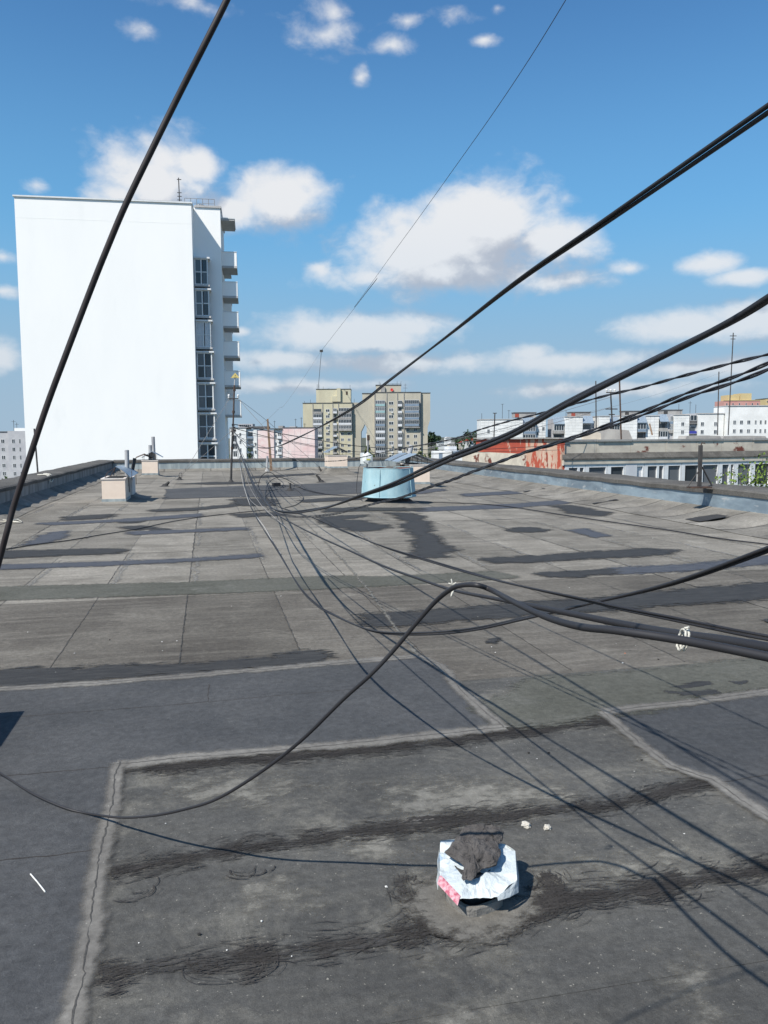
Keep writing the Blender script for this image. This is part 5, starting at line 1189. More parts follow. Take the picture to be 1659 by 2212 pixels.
# ---- rusty wire pole with warning triangle
b0 = gp(499, 1042); yb = b0[1]; pb = np.array([b0[0], b0[1], 0.0])
t = thing('wire_pole', 'rusty steel wire pole with yellow warning triangle on top and a crossarm', 'pole', tuple(pb))
P_ = lambda u, v_, dy=0.0: on_y((u, v_), yb+dy)-pb
seg = [(0, 0, 0), P_(500, 1000), P_(503, 930)]; m_ = MB(); m_.tube(seg, .042, 10); obj('lower_tube', m_, 'darksteel', t)
m_ = MB(); m_.tube([P_(503, 933), P_(506.5, 832)], .030, 10); obj('upper_tube', m_, 'rust', t)
m_ = MB(); m_.tube([P_(506.5, 834), P_(507.6, 816)], .022, 8); obj('tip', m_, 'asb', t)
m_ = MB(); m_.lathe([(.17, .006), (.10, .03), (.05, .10), (.044, .2)], 14); obj('tar_collar', m_, 'tar', t)
for (u, v_) in ((503, 930), (504.5, 890), (506.3, 842), (501.5, 968)): m_ = MB(); q = P_(u, v_); m_.tube([q-np.array([0, 0, .05]), q+np.array([0, 0, .05])], .052, 10); obj('clamp', m_, 'rust', t)
m_ = MB(); q0, q1 = P_(494.5, 861.5), P_(514.5, 860.5); m_.box(q0[0], q1[0], -.03, .03, q0[2]-.02, q0[2]+.025); arm = obj('crossarm', m_, 'darksteel', t)
for q in (q0, q1):
    m_ = MB(); m_.lathe([(.0, .17), (.035, .16), (.045, .11), (.025, .09), (.045, .05), (.03, .026)], 10, q[0], 0); m_.v = [(a, b, c_+q0[2]) for a, b, c_ in m_.v]; obj('insulator', m_, 'porcelain', arm)
a_, b_, c_ = P_(498.2, 816.5, -.04), P_(517.6, 816.5, -.04), P_(508, 805, -.04)
m_ = MB(); m_.add([tuple(a_), tuple(b_), tuple(c_), tuple(a_+np.array([0, .006, 0])), tuple(b_+np.array([0, .006, 0])), tuple(c_+np.array([0, .006, 0]))], [(0, 1, 2), (5, 4, 3), (0, 3, 4, 1), (1, 4, 5, 2), (2, 5, 3, 0)])
sg = obj('warning_sign', m_, 'yellow', t)
cx_ = (a_[0]+b_[0])/2; zz0 = a_[2]; yq = a_[1]-.004
m_ = MB(); m_.add([(cx_+.012, yq, zz0+.125), (cx_-.018, yq, zz0+.085), (cx_+.0, yq, zz0+.088), (cx_-.012, yq, zz0+.05), (cx_+.02, yq, zz0+.098), (cx_+.004, yq, zz0+.096)], [(0, 1, 2, 5), (5, 2, 3, 4)])
m_.box(cx_-.06, cx_+.06, yq-.001, yq+.002, zz0+.022, zz0+.030); obj('lightning_mark', m_, 'signink', sg)
# junction tangle on the pole
r = random.Random(9); m_ = MB()
for k_ in range(12):
    c0 = P_(503+r.uniform(-2, 2), 922+r.uniform(-3, 22)); rr = r.uniform(.05, .13); ph = r.uniform(0, 6); tl = r.uniform(-.6, .6)
    m_.tube([c0+np.array([rr*cos(ph+a), -.05+rr*sin(ph+a)*.5, rr*sin(ph+a)*tl+rr*.6*cos(2*a+ph)]) for a in np.arange(0, 5.6, .5)], .006, 4)
obj('wire_tangle', m_, 'greywire', t)
for k_ in range(3): q = P_(503.5+k_*1.5, 918+6*k_, -.06); m_ = MB(); m_.box(q[0]-.05, q[0]+.06, q[1]-.03, q[1]+.03, q[2]-.03, q[2]+.04); obj('junction_box', m_, 'black', t)
POLETOP = lambda u, v_: on_y((u, v_), yb)

# ---- wooden post, small pipe, anchors
b0 = on_y((586, 1013), 41.2); b0[2] = 0.0
tp = on_y((578, 905), 41.2)
m_ = MB(); a = b0; d_ = tp-b0; w = .055
vs = []
for s_, k_ in ((0, 1.15), (.5, 1.0), (1, .8)):
    c = a+d_*s_; vs += [tuple(c+np.array([ex_*w*k_, ey_*w*k_, 0])) for ex_, ey_ in ((-1,-1),(1,-1),(1,1),(-1,1))]
m_.add(vs, [(0,3,2,1), (8,9,10,11)]+[(q*4+i, q*4+(i+1) % 4, (q+1)*4+(i+1) % 4, (q+1)*4+i) for q in (0, 1) for i in range(4)])
single('wooden_post', m_, 'wood', 'leaning brown wooden post near the far wall right of the wire pole', 'post')
b0 = on_y((577, 1015), 40.6); b0[2] = 0; t = thing('pipe_stub', 'short thin grey pipe sticking up beside the wooden post', 'pipe', tuple(b0)); q = on_y((577.5, 985), 40.6)-b0
m_ = MB(); m_.tube([(0, 0, 0), tuple(q)], .05, 8); obj('pipe', m_, 'asb', t); m_ = MB(); m_.lathe([(.13, .008), (.08, .1), (.052, .16)], 10); obj('base', m_, 'conc', t)
def anchor(lab, u, v_, pts, col_='tar', r_=.035):
    b0 = gp(u, v_); t = thing('guy_anchor', lab, 'anchor', (b0[0], b0[1], 0)); q = [on_y(p_, b0[1])-np.array([b0[0], b0[1], 0]) for p_ in pts]; q[0][2] = 0.0
    m_ = MB(); m_.tube(q, [r_*1.5]+[r_]*(len(q)-2)+[r_*.7], 8); obj('stub', m_, col_, t); m_ = MB(); m_.lathe([(.2, .007), (.11, .03), (.06, .09)], 12); obj('tar_collar', m_, 'tar', t); return b0
anchor('tarred wire anchor stub right of centre behind, leaning left', 696, 1023, [(696, 1023), (692, 1014), (689, 1007)])
anchor('tarred wire anchor stub in front of the other, bent sharply', 694, 1042, [(694, 1042), (688, 1031), (683, 1026)], r_=.045)
anchor('low tarred anchor stub on the left with taut guy wire', 356, 1051, [(356, 1051), (362, 1044), (366, 1041)], r_=.05)
b_ = anchor('small anchor with wire loop behind the left guy wire anchor', 388, 1037, [(388, 1037), (388, 1030)], r_=.05)
m_ = MB(); c = on_y((390, 1027), b_[1]); m_.tube([c+np.array([.06*cos(a), 0, .11*sin(a)]) for a in np.arange(0, 6.4, .5)], .012, 5); single('wire_loop', m_, 'darksteel', 'small wire loop standing in the rear left anchor', 'wire loop')
anchor('thin tarred stub among the coiled cables', 626, 1061, [(626, 1061), (627, 1043)], r_=.03)
# post bolted to the right parapet
b0 = at(1511, 1041, 16.8); t = thing('steel_post', 'dark steel post with a diagonal strut on the right parapet', 'post', tuple(b0)); zf = .62; b0[2] = zf; t.location = tuple(b0)
h_ = (1041-951)/F*16.8; m_ = MB(); m_.box(-.034, .034, -.03, .03, .004, h_); obj('post', m_, 'darksteel', t)
m_ = MB(); m_.tube([(.05, 0, .42), (.33, .05, .02)], .018, 6); obj('strut', m_, 'darksteel', t); m_ = MB(); m_.box(-.22, .22, -.12, .12, -.02, .012); obj('foot_plate', m_, 'rust', t)
m_ = MB(); m_.tube([(-.02, 0, .35), (-.3, -.03, .01)], .012, 5); obj('strut', m_, 'darksteel', t)
m_ = MB(); m_.tube([(.0, .0, h_-.03), (.03, 0, h_+.05), (.1, 0, h_+.04)], .015, 5); obj('hook', m_, 'rust', t)
mast_thing('steel_rod', 'thin dark rod standing behind the left parapet in front of the white wall', 74, 926, 82, 1025, 27, .028, cat='rod')

# ---- foreground vent with paper hood and bitumen lump
VX, VY = .912, 2.66
t = thing('vent_pipe', 'squat square vent pipe set in a mortar ring in the foreground', 'roof vent', (VX, VY, 0))
def rsq(r_, z, e=4.0, n=24, ph=.3):
    out = []
    for k_ in range(n):
        a = 2*pi*k_/n; c_, s_ = cos(a), sin(a); q = r_/((abs(c_)**e+abs(s_)**e)**(1/e)); out.append((q*cos(a+ph), q*sin(a+ph), z))
    return out
m_ = MB(); rg = [rsq(.088, .004), rsq(.090, .040), rsq(.088, .046), rsq(.076, .048), rsq(.070, .040)]
for q in range(len(rg)-1): m_.add(rg[q]+rg[q+1], [(k_, (k_+1) % 24, 24+(k_+1) % 24, 24+k_) for k_ in range(24)])
obj('collar', m_, 'collar', t, loc=(-.004, -.022, 0))
m_ = MB(); rg = [rsq(.066, .004, 2.6), rsq(.064, .135, 2.6)]; m_.add(rg[0]+rg[1], [(k_, (k_+1) % 24, 24+(k_+1) % 24, 24+k_) for k_ in range(24)]); m_.add(rg[1], [tuple(range(24))]); obj('neck', m_, 'darksteel', t)
ring = [(VX+(.16+.035*noise.noise(Vector((cos(a)*1.5, sin(a)*1.5, 2))))*cos(a)*1.05, VY+(.155+.03*noise.noise(Vector((cos(a)*1.5, sin(a)*1.5, 6))))*sin(a)) for a in np.arange(0, 6.28, .13)]
soft_patch('mortar_ring', [(VX+(x_-VX)*1.38-.01, VY+(y_-VY)*1.3-.02) for x_, y_ in ring], 'mortar_worn', .0122, None, .09)
# paper hood: folded plate with hanging flaps
HB = []
outline = [((951,1816), .165), ((1000,1811), .172), ((1090,1823), .170), ((1113,1838), .163), ((1117,1901), .118), ((1074,1937), .096), ((1030,1939), .094), ((993,1941), .097), ((949,1894), .120), ((949,1850), .142)]
top = [np.array(gp(u, v_, z))-np.array([VX, VY, 0]) for (u, v_), z in outline]
hc = np.mean(top, axis=0)+np.array([0, .0, .016])
hood = MB(); hood.cur = 0
n_ = len(top)
for k_ in range(n_):
    a, b = top[k_], top[(k_+1) % n_]; S = 7
    grid = []
    for i in range(S+1):
        for j in range(S+1-i):
            w1, w2 = i/S, j/S; p = hc*(1-w1-w2)+a*w1+b*w2
            cr = .011*noise.noise(Vector((p[0]*22, p[1]*22, 3)))+.008*abs(noise.noise(Vector((p[0]*45, p[1]*45, 8))))-.004
            edge = 1-(w1+w2)
            grid.append(tuple(p+np.array([0, 0, cr])))
    idx = {}; q = 0
    for i in range(S+1):
        for j in range(S+1-i): idx[(i, j)] = q; q += 1
    fs = []
    for i in range(S):
        for j in range(S-i):
            fs.append((idx[(i, j)], idx[(i+1, j)], idx[(i, j+1)]))
            if j < S-i-1: fs.append((idx[(i+1, j)], idx[(i+1, j+1)], idx[(i, j+1)]))
    hood.add(grid, fs)
bag = thing('paper_hood', 'crumpled white foil paper hood with red and blue print folded over the foreground vent', 'bag', (VX, VY, 0))
obj('hood_top', hood, 'bag', bag)
drop = {9: .06, 8: .05, 0: .05, 3: .05, 4: .045, 5: .012, 6: .012, 7: .02, 1: .03, 2: .03}
fl = MB()
for k_ in range(n_):
    if k_ in (5, 6, 7): continue
    k2 = (k_+1) % n_; a, b = top[k_], top[k2]; oa = (a-hc); oa = oa/np.linalg.norm(oa[:2]); ob = (b-hc); ob = ob/np.linalg.norm(ob[:2])
    da, db = drop.get(k_, .02), drop.get(k2, .02)
    m1 = (a+b)/2; om = (oa+ob)/2; cr = np.array([0, 0, .004])
    A2 = a+oa*np.array([.006, .006, 0])-np.array([0, 0, da]); B2 = b+ob*np.array([.006, .006, 0])-np.array([0, 0, db]); M2 = m1+om*np.array([.012, .012, 0])-np.array([0, 0, (da+db)/2])
    fl.add([tuple(a), tuple(m1+om*.002), tuple(b), tuple(B2), tuple(M2), tuple(A2)], [(0, 1, 4, 5), (1, 2, 3, 4)])
obj('hood_flap', fl, 'bag', bag)
a, b = top[8], top[7]; ia, ib = a+(hc-a)*.0, b+(hc-b)*.0
m_ = MB(); e = np.array([0, 0, .0025]); off = np.array([-.012, -.014, -.016])
m_.add([tuple(a+e+(hc-a)*.055), tuple(b+e+(hc-b)*.055), tuple(b+e), tuple(a+e), tuple(b+off), tuple(a+off)], [(0, 1, 2, 3), (3, 2, 4, 5)]); obj('red_stripe', m_, 'bagred', bag)
m_ = MB(); q = np.array(gp(1054, 1895, .123))-np.array([VX, VY, 0]); m_.add([tuple(q+np.array([.008*cos(a), .008*sin(a)*.9, .0062+.3*.008*sin(a)])) for a in np.arange(0, 6.28, .5)], [tuple(range(13))]); obj('blue_print', m_, 'bluepanel', bag)
# two lumps of torn old felt
def chunk(nm, lab, outl, z, th, seed, tilt=(0, 0)):
    pts = [np.array(gp(u, v_, z_)) for (u, v_), z_ in outl]; c = np.mean(pts, axis=0); m_ = MB(); n = 64; rings = []
    def bound(a):
        # radius of the outline in direction a
        best_ = .02
        for i in range(len(pts)):
            p, q = pts[i]-c, pts[(i+1) % len(pts)]-c; d_ = np.array([cos(a), sin(a)]); det = d_[0]*-(q-p)[1]+d_[1]*(q-p)[0]
            if abs(det) < 1e-9: continue
            t_ = (p[0]*-(q-p)[1]+p[1]*(q-p)[0])/det; s_ = (d_[0]*p[1]-d_[1]*p[0])/det
            if t_ > 0 and -.001 <= s_ <= 1.001: best_ = max(best_, t_)
        return best_
    A_ = np.array([[p[0]-c[0], p[1]-c[1], 1] for p in pts]); sol = np.linalg.lstsq(A_, np.array([p[2] for p in pts]), rcond=None)[0]
    for sgn in (1, -1):
        for s_ in (0.02, .2, .4, .6, .8, .94, 1.0):
            ring = []
            for k_ in range(n):
                a = 2*pi*k_/n; R_ = bound(a)*(1+.10*noise.noise(Vector((cos(a)*5, sin(a)*5, seed)))+.05*noise.noise(Vector((cos(a)*14, sin(a)*14, seed)))); x_, y_ = R_*s_*cos(a), R_*s_*sin(a)
                zz_ = sol[0]*x_+sol[1]*y_+sol[2]; hgt = th*(1-s_**5)*.5 if s_ < 1 else 0
                rough = .013*noise.noise(Vector((x_*22, y_*22, seed*2+sgn)))+.007*noise.noise(Vector((x_*60, y_*60, seed)))+.005*noise.noise(Vector((x_*130, y_*130, seed)))
                ring.append((c[0]+x_, c[1]+y_, zz_+sgn*hgt+(rough if sgn > 0 else rough*.3)*(1 if s_ < 1 else .3)))
            rings.append(ring)
    vs = [p for rg_ in rings for p in rg_]; k7 = 7; fs = []
    for half in (0, 1):
        for j in range(k7-1):
            for k_ in range(n):
                q = ((half*k7+j)*n+k_, (half*k7+j)*n+(k_+1) % n, (half*k7+j+1)*n+(k_+1) % n, (half*k7+j+1)*n+k_); fs.append(q if half == 0 else q[::-1])
    m_.add(vs, fs); return single(nm, m_, 'lump', lab, 'felt lump')
ZV = lambda x_, y_: (810+x_*.293, 1728+y_*.293)
chunk('felt_lump', 'upper thick torn lump of old roofing felt behind the front slab', [(ZV(620,255), .19), (ZV(700,205), .215), (ZV(790,183), .225), (ZV(880,188), .225), (ZV(960,240), .21), (ZV(940,310), .19), (ZV(880,360), .185), (ZV(640,350), .18)], 0, .05, 3)
chunk('felt_lump', 'front slab of old black roofing felt hanging over the paper hood', [(ZV(520,370), .19), (ZV(600,290), .20), (ZV(740,265), .215), (ZV(880,290), .21), (ZV(935,380), .19), (ZV(905,480), .168), (ZV(790,505), .160), (ZV(715,585), .145), (ZV(640,590), .14), (ZV(655,500), .155), (ZV(580,430), .172)], 0, .035, 8)

# ================================================================== CABLES
def crs(P, per=6):
    P = [np.array(p, float) for p in P]; out = []
    for i in range(len(P)-1):
        p0, p1, p2, p3 = P[max(i-1, 0)], P[i], P[i+1], P[min(i+2, len(P)-1)]
        for q in range(per):
            t_ = q/per; out.append(.5*((2*p1)+(-p0+p2)*t_+(2*p0-5*p1+4*p2-p3)*t_**2+(-p0+3*p1-3*p2+p3)*t_**3))
    out.append(P[-1]); return out
def c3(pts, d0, d1, floor=.02):
    P = np.array(pts, float); s_ = np.r_[0, np.cumsum(np.hypot(*np.diff(P, axis=0).T))]; s_ = s_/s_[-1]; out = []
    for (u, v_), t_ in zip(pts, s_):
        p = at(u, v_, 1/((1-t_)/d0+t_/d1)); out.append(p if p[2] > floor else gp(u, v_, floor))
    return out
def cable(label, path, r_, mat='black', strands=1, pitch=.35, gap=1.0, group=None, nm='cable', per=6, ext=None, n=6, ext2=None):
    P = [np.array(p) for p in path]
    P = crs(P, per)
    if ext: P = [P[0]+(P[0]-P[1])/np.linalg.norm(P[0]-P[1])*ext*q for q in (1, .75, .5, .25)]+P     # goes on outside the view
    if ext2: P = P+[P[-1]+(P[-1]-P[-2])/np.linalg.norm(P[-1]-P[-2])*ext2*q for q in (.25, .5, .75, 1)]
    if r_ is None: r_ = [.0054+.0016*min(1, max(0, (q[2]-.1)/1.2))+.0010*max(0, min(1, 1.9-np.linalg.norm(q-O))) for q in P]
    if r_ == 'main': r_ = [.0048+.0044*max(0, min(1, (2.5-np.linalg.norm(q-O))/1.1)) for q in P]
    if strands == 1:
        m_ = MB(); m_.tube(P, r_, n); return single(nm, m_, mat, label, 'cable', group)
    base = P[0]; t_ = thing(nm, label, 'cable', tuple(base), 0, group)
    # resample for the twist
    P = dens3(P, pitch/7 if pitch < 3 else .12)
    L_ = 0.0; runs = [[] for _ in range(strands)]
    for i, p in enumerate(P):
        if i: L_ += np.linalg.norm(P[i]-P[i-1])
        tg = P[min(i+1, len(P)-1)]-P[max(i-1, 0)]; tg = tg/np.linalg.norm(tg); a = np.cross(tg, [0, 0, 1.0]); a = a/(np.linalg.norm(a)+1e-9); b = np.cross(a, tg)
        for k_ in range(strands):
            th = 2*pi*(L_/pitch+k_/strands)+1.2; runs[k_].append(p+(a*cos(th)+b*sin(th))*r_*gap-base)
    for rn in runs: m_ = MB(); m_.tube(rn, r_, 5); obj('strand', m_, mat, t_)
    return t_
def dens3(P, step):
    out = []
    for a, b in zip(P, P[1:]):
        L_ = np.linalg.norm(b-a); st = max(step, .012*np.linalg.norm((a+b)/2-O)); k_ = max(1, int(L_/st)); out += [a+(b-a)*i/k_ for i in range(k_)]
    out.append(P[-1]); return out
PD = float(np.dot(np.array(t.location)*0+np.array([.85, 31.1, 2.3])-O, fw))
cable('dark single cable crossing the upper left from the top edge down past the white tower', [at(u, v_, d_) for u, v_, d_ in [(520,-70,.86), (490,0,.87), (440,100,.88), (383,212,.9), (325,330,.91), (270,445,.92), (232,535,.93), (198,620,.94), (140,772,.95), (100,880,.96), (60,1000,.97), (30,1092,.98), (15,1148,.98), (0,1205,.99), (-40,1350,1.0)]], .0036, 'blackbrown', n=8, ext=4)
B = [(1659,235),(1500,345),(1300,483),(1115,610),(965,727),(838,824),(773,875),(697,919),(632,951),(603,963),(574,968),(545,963),(518,948),(506,932)]
cable('topmost thick pair of black cables sweeping from the wire pole to the upper right corner', c3(B, 1.35, PD), .0050, strands=2, pitch=9.0, ext=6)
C = [(1659,645),(1564,702),(1386,791),(1220,874),(1096,942),(972,990),(905,1021),(846,1048),(779,1071),(720,1092),(685,1100),(632,1107),(603,1104),(583,1094),(565,1072),(540,1028),(515,966),(506,940)]
cable('second thick pair of black cables below the topmost, crossing in front of the blue drum', c3(C, 1.22, PD), .0062, strands=2, pitch=7.0, ext=6)
D = [(1659,766),(1572,787),(1469,814),(1386,837),(1324,851),(1237,874),(1171,892),(1096,911),(1034,929),(972,950),(861,970),(808,982),(764,991),(720,996),(662,995),(612,986),(559,972),(512,939)]
cable('single twisted black cable above the twisted pair, running past the white row to the pole', c3(D, 2.6, PD), .0034, strands=2, pitch=.32, ext=6)
E_ = [(1659,785),(1593,812),(1485,849),(1386,890),(1303,921),(1204,955),(1138,975),(1075,998),(1013,1021),(972,1037),(925,1052),(867,1073),(808,1087),(750,1103),(706,1111),(662,1115),(618,1113),(589,1102),(560,1075),(530,1008),(507,945)]
cable('upper of two twisted black cables dipping in front of the drum', c3(E_, 2.05, PD), .0030, strands=2, pitch=.25, ext=6)
E2 = [(u, v_+max(0, (u-1150)/509)*11+2.5) for u, v_ in E_[:-1]]+[(507,947)]
cable('lower of two twisted black cables dipping in front of the drum', c3(E2, 2.0, PD), .0030, strands=2, pitch=.28, ext=6)
F_ = [(1659,1187),(1454,1260),(1269,1305),(1129,1337),(1019,1360),(919,1369),(829,1367),(780,1355),(725,1330),(685,1307),(645,1265),(600,1190),(550,1110),(530,1050),(507,945)]
cable('black double cable sagging low across the middle and rising to the right edge', c3(F_, 1.6, PD), .0042, strands=2, pitch=5.0, ext=6)
G_ = [(1659,1378),(1579,1363),(1454,1337),(1329,1312),(1269,1297),(1079,1255),(929,1212),(829,1181),(725,1140),(680,1120),(625,1103),(590,1086),(555,1046),(507,945)]
cable('thin black double cable just above the tied bundle at the right', c3(G_, 1.5, PD), .0032, strands=2, pitch=4.0, ext=6)
H_ = [(1659,1400),(1554,1382),(1454,1368),(1354,1350),(1229,1325),(1079,1295),(979,1275),(904,1250),(829,1223),(750,1187),(690,1160),(640,1135),(600,1112),(575,1085),(540,1030),(506,940)]
Hp = c3(H_, 1.25, PD); cable('thick black main cable of the tied bundle running from the pole to the right edge', Hp, 'main', ext=6, n=10, per=8)
I_ = [((-60,1636),.05),((0,1670),.045),((70,1714),.03),((140,1745),.022),((190,1757),.022),((260,1766),.085),((330,1762),.185),((400,1748),.28),((470,1725),.38),((560,1670),.53),((650,1600),.70),((740,1512),.88),((800,1458),.985),((850,1405),1.07),((900,1345),1.165),((940,1300),1.235),((975,1272),1.285),((1000,1264),1.305),((1030,1264),1.315)]
Ip = [gp(u, v_, z_) for (u, v_), z_ in I_]
tail = [(1060,1274),(1100,1295),(1150,1320),(1200,1340),(1260,1355),(1330,1362),(1454,1380),(1554,1398),(1659,1419)]
d0 = float(np.dot(Ip[-1]-O, fw)); Ip += [at(u, v_, 1/((1-i/8)/d0*1.0+(i/8)/1.2)) for i, (u, v_) in enumerate(tail)]

cable('black loop cable hanging from the tied bundle down to the roof at lower left', Ip, None, 'black', n=10, per=8, ext=2.5, ext2=6)
# roof cable on the right and thin roof line on the left
K_ = [(1760,1190),(1659,1176),(1554,1163),(1429,1143),(1254,1118),(1089,1093),(1000,1087),(905,1084),(880,1083),(830,1079),(784,1073),(720,1069),(675,1062),(640,1050),(622,1042)]
cable('black cable lying along the roof from the right edge behind the drum to the coils', [gp(u, v_, .022+.01*abs(sin(i*1.7))) for i, (u, v_) in enumerate(K_)], .011)
J_ = [(-40,1195),(8,1187),(80,1176),(150,1167),(220,1155),(300,1142),(370,1127),(440,1116),(510,1108),(580,1101)]
cable('thin dark line lying across the roof from the left edge to the coils', [gp(u, v_, .02) for u, v_ in J_], .009)
# fan of pale and grey wires from the pole to the coils and near roof
WIRES = [('pale wire', 'whitewire', .006, [(506,940),(515,975),(522,1030),(536,1080),(552,1112),(572,1140),(590,1172),(606,1196)], 5.6, 'palest thin wire curving from the pole down the middle of the roof'),
 ('w', 'greywire', .007, [(505,945),(520,985),(535,1040),(560,1085),(590,1115),(620,1140),(645,1165)], 0, 'grey wire running from the pole towards the shadow lines on the near roof'),
 ('w', 'greywire', .006, [(505,950),(516,1000),(528,1050),(545,1085),(590,1105),(640,1112)], 0, 'short grey wire dropping from the pole to the twisted cables'),
 ('w', 'greywire', .006, [(507,935),(560,985),(620,1030),(648,1046),(640,1052),(600,1056)], 0, 'grey wire dropping from the pole to the coils at its right'),
 ('w', 'black', .008, [(508,935),(560,1000),(598,1020),(640,1040),(664,1057),(700,1066)], 0, 'black wire from the pole joining the roof cable right of the coils')]
for _, mt, r_, pts, _z, lab in WIRES:
    n_ = len(pts); P = []
    for i, (u, v_) in enumerate(pts):
        s_ = i/(n_-1); zt_ = [2.35, 1.5, .7, .22, .10, .05][i] if i < 6 else .025
        p = at(u, v_, PD) if i == 0 else gp(u, v_, min(zt_, .9*max(.025, 1.7)))
        if i and zt_ > .3:
            f_ = gp(u, v_, .02); dmax = float(np.dot(f_-O, fw)); dd_ = PD+(dmax-PD)*min(1, i/3.5); dd_ = min(dd_, dmax*.999); p = at(u, v_, dd_)
        P.append(p)
    P = [p if p[2] > .02 else np.array([p[0], p[1], .02]) for p in P]
    cable(lab, P, r_, mt, nm='wire')
# cables crossing from pole away to the right
for lab, mt, pts, d1, r_, st in [
  ('black cable leaving the pole to the right above the far parapet, topmost one', 'black', [(508,917),(560,927),(609,937),(690,951),(767,963),(850,969),(972,972),(1100,968),(1300,955)], 62, .017, 1),
  ('black cable leaving the pole to the right above the far parapet, middle one', 'black', [(509,926),(580,944),(632,954),(729,972),(830,979),(922,980),(1000,978),(1210,972)], 58, .012, 1),
  ('black cable leaving the pole to the right above the far parapet, lowest one', 'black', [(509,938),(556,942),(600,950),(680,966),(740,977),(800,984),(860,986),(905,983),(972,978),(1110,955)], 60, .008, 1),
  ('thin wire from the right antenna masts down to the wire pole', 'greywire', [(1573,800),(1386,862),(1200,905),(1000,948),(850,972),(700,985),(600,975),(508,940)], None, .007, 1),
  ('upper thin grey wire between the utility pole and the rooftop', 'greywire', [(1319,858),(1200,893),(1090,925),(1000,945),(925,958)], None, .02, 1),
  ('lower thin grey wire between the utility pole and the rooftop', 'greywire', [(1319,880),(1200,913),(1090,940),(1000,956),(925,968)], None, .02, 1)]:
    n_ = len(pts); a_, b_ = (PD, d1) if d1 else ((85, PD) if 'masts' in lab else (80, 42))
    cable(lab, [at(u, v_, 1/((1-i/(n_-1))/a_+(i/(n_-1))/b_)) for i, (u, v_) in enumerate(pts)], r_, mt, nm='wire')
# guy wires
for lab, pts, dd_ in [('left guy wire from the crossarm down to the tarred anchor', [(495,862),(450,935),(406,1005),(366,1042)], 28), ('right guy wire from the crossarm to the rear anchor stub', [(515,862),(574,907),(640,965),(689,1008)], 36), ('second right guy wire from the crossarm towards the bent anchor stub', [(515,862),(560,912),(620,975),(683,1026)], 30), ('thin left guy wire from the pole clamp to the looped anchor', [(501,930),(450,975),(415,1005),(390,1028)], 32.5)]:
    n_ = len(pts); cable(lab, [at(u, v_, 1/((1-i/(n_-1))/PD+(i/(n_-1))/dd_)) for i, (u, v_) in enumerate(pts)], .008, 'greywire', nm='guy_wire')
# long thin aerial wire from overhead to the mast on the far tower
a_ = at(1222, 0, 6.0); a0 = at(1262, -70, 5.5); mt_ = np.array(MASTTOP)
P = [a0+(mt_-a0)*s_+np.array([0, 0, -7.0*4*s_*(1-s_)*.5*min(1, s_*6)]) for s_ in (0, .004, .01, .02, .04, .08, .16, .3, .5, .75, 1)]
uv = [(1262,-70),(1222,0),(1145,125),(1065,245),(985,358),(905,470),(830,573),(765,664),(725,718),(697,755)]
n_ = len(uv); P = [at(u, v_, 1/((1-i/(n_-1))/5.5+(i/(n_-1))/float(np.dot(mt_-O, fw)))) for i, (u, v_) in enumerate(uv)]; P[-1] = mt_
Pc = crs(P, 6); m_ = MB(); m_.tube(Pc, [max(.0032, .00016*np.linalg.norm(p-O)) for p in Pc], 5); single('aerial_wire', m_, 'blackbrown', 'very thin aerial wire slanting across the sky down to the mast on the yellow tower', 'wire')
uv = [(697,757),(650,825),(600,885),(540,935),(515,955)]; n_ = len(uv); dA = float(np.dot(mt_-O, fw)); P = [at(u, v_, 1/((1-i/(n_-1))/dA+(i/(n_-1))/PD)) for i, (u, v_) in enumerate(uv)]; P[0] = mt_
Pc = crs(P, 6); m_ = MB(); m_.tube(Pc, [max(.004, .00013*np.linalg.norm(p-O)) for p in Pc], 5); single('aerial_wire', m_, 'greywire', 'faint aerial wire continuing from the far mast down to the wire pole', 'wire')
# coils of spare cable on the roof
def coil(lab, arcs, r_=.011, mat='black'):
    return cable(lab, arcs, r_, mat, nm='cable_coil')
gb = gp(585, 1060); 
def stand(u, v_, y): return on_y((u, v_), y)
c_ = [gp(560,1059,.02), stand(559,1045,gb[1]), stand(564,1030,gb[1]), stand(575,1021,gb[1]), stand(588,1022,gb[1]+.3), gp(600,1034,.25), gp(612,1044,.12), gp(606,1054,.03), gp(585,1060,.02), gp(563,1059,.02)]
coil('standing loop of black spare cable, left of the two coils', c_)
c_ = [gp(575,1090,.02), gp(573,1070,.05), stand(577,1048,gb[1]-.8), stand(590,1035,gb[1]-.6), stand(605,1031,gb[1]-.2), stand(618,1035,gb[1]), gp(634,1044,.1), gp(655,1056,.03), gp(690,1066,.02), gp(720,1069,.02)]
coil('wide loop of black spare cable, right of the standing loop', c_)
c_ = [gp(594,1092,.02), gp(580,1078,.02), gp(572,1066,.03), gp(580,1055,.05), gp(600,1050,.03), gp(620,1050,.02), gp(640,1058,.02), gp(655,1075,.02), gp(640,1090,.02), gp(615,1097,.02)]
coil('flat loop of black cable lying under the two standing loops', c_, .009)
m_ = MB(); q = gp(597, 1051, 0); m_.box(-.13, .13, -.08, .08, .004, .13); tag(obj('junction_box', m_, 'black', None, loc=(q[0], q[1], 0), rot=(0, 0, .3)), 'small black junction box lying among the cable coils', 'junction box')
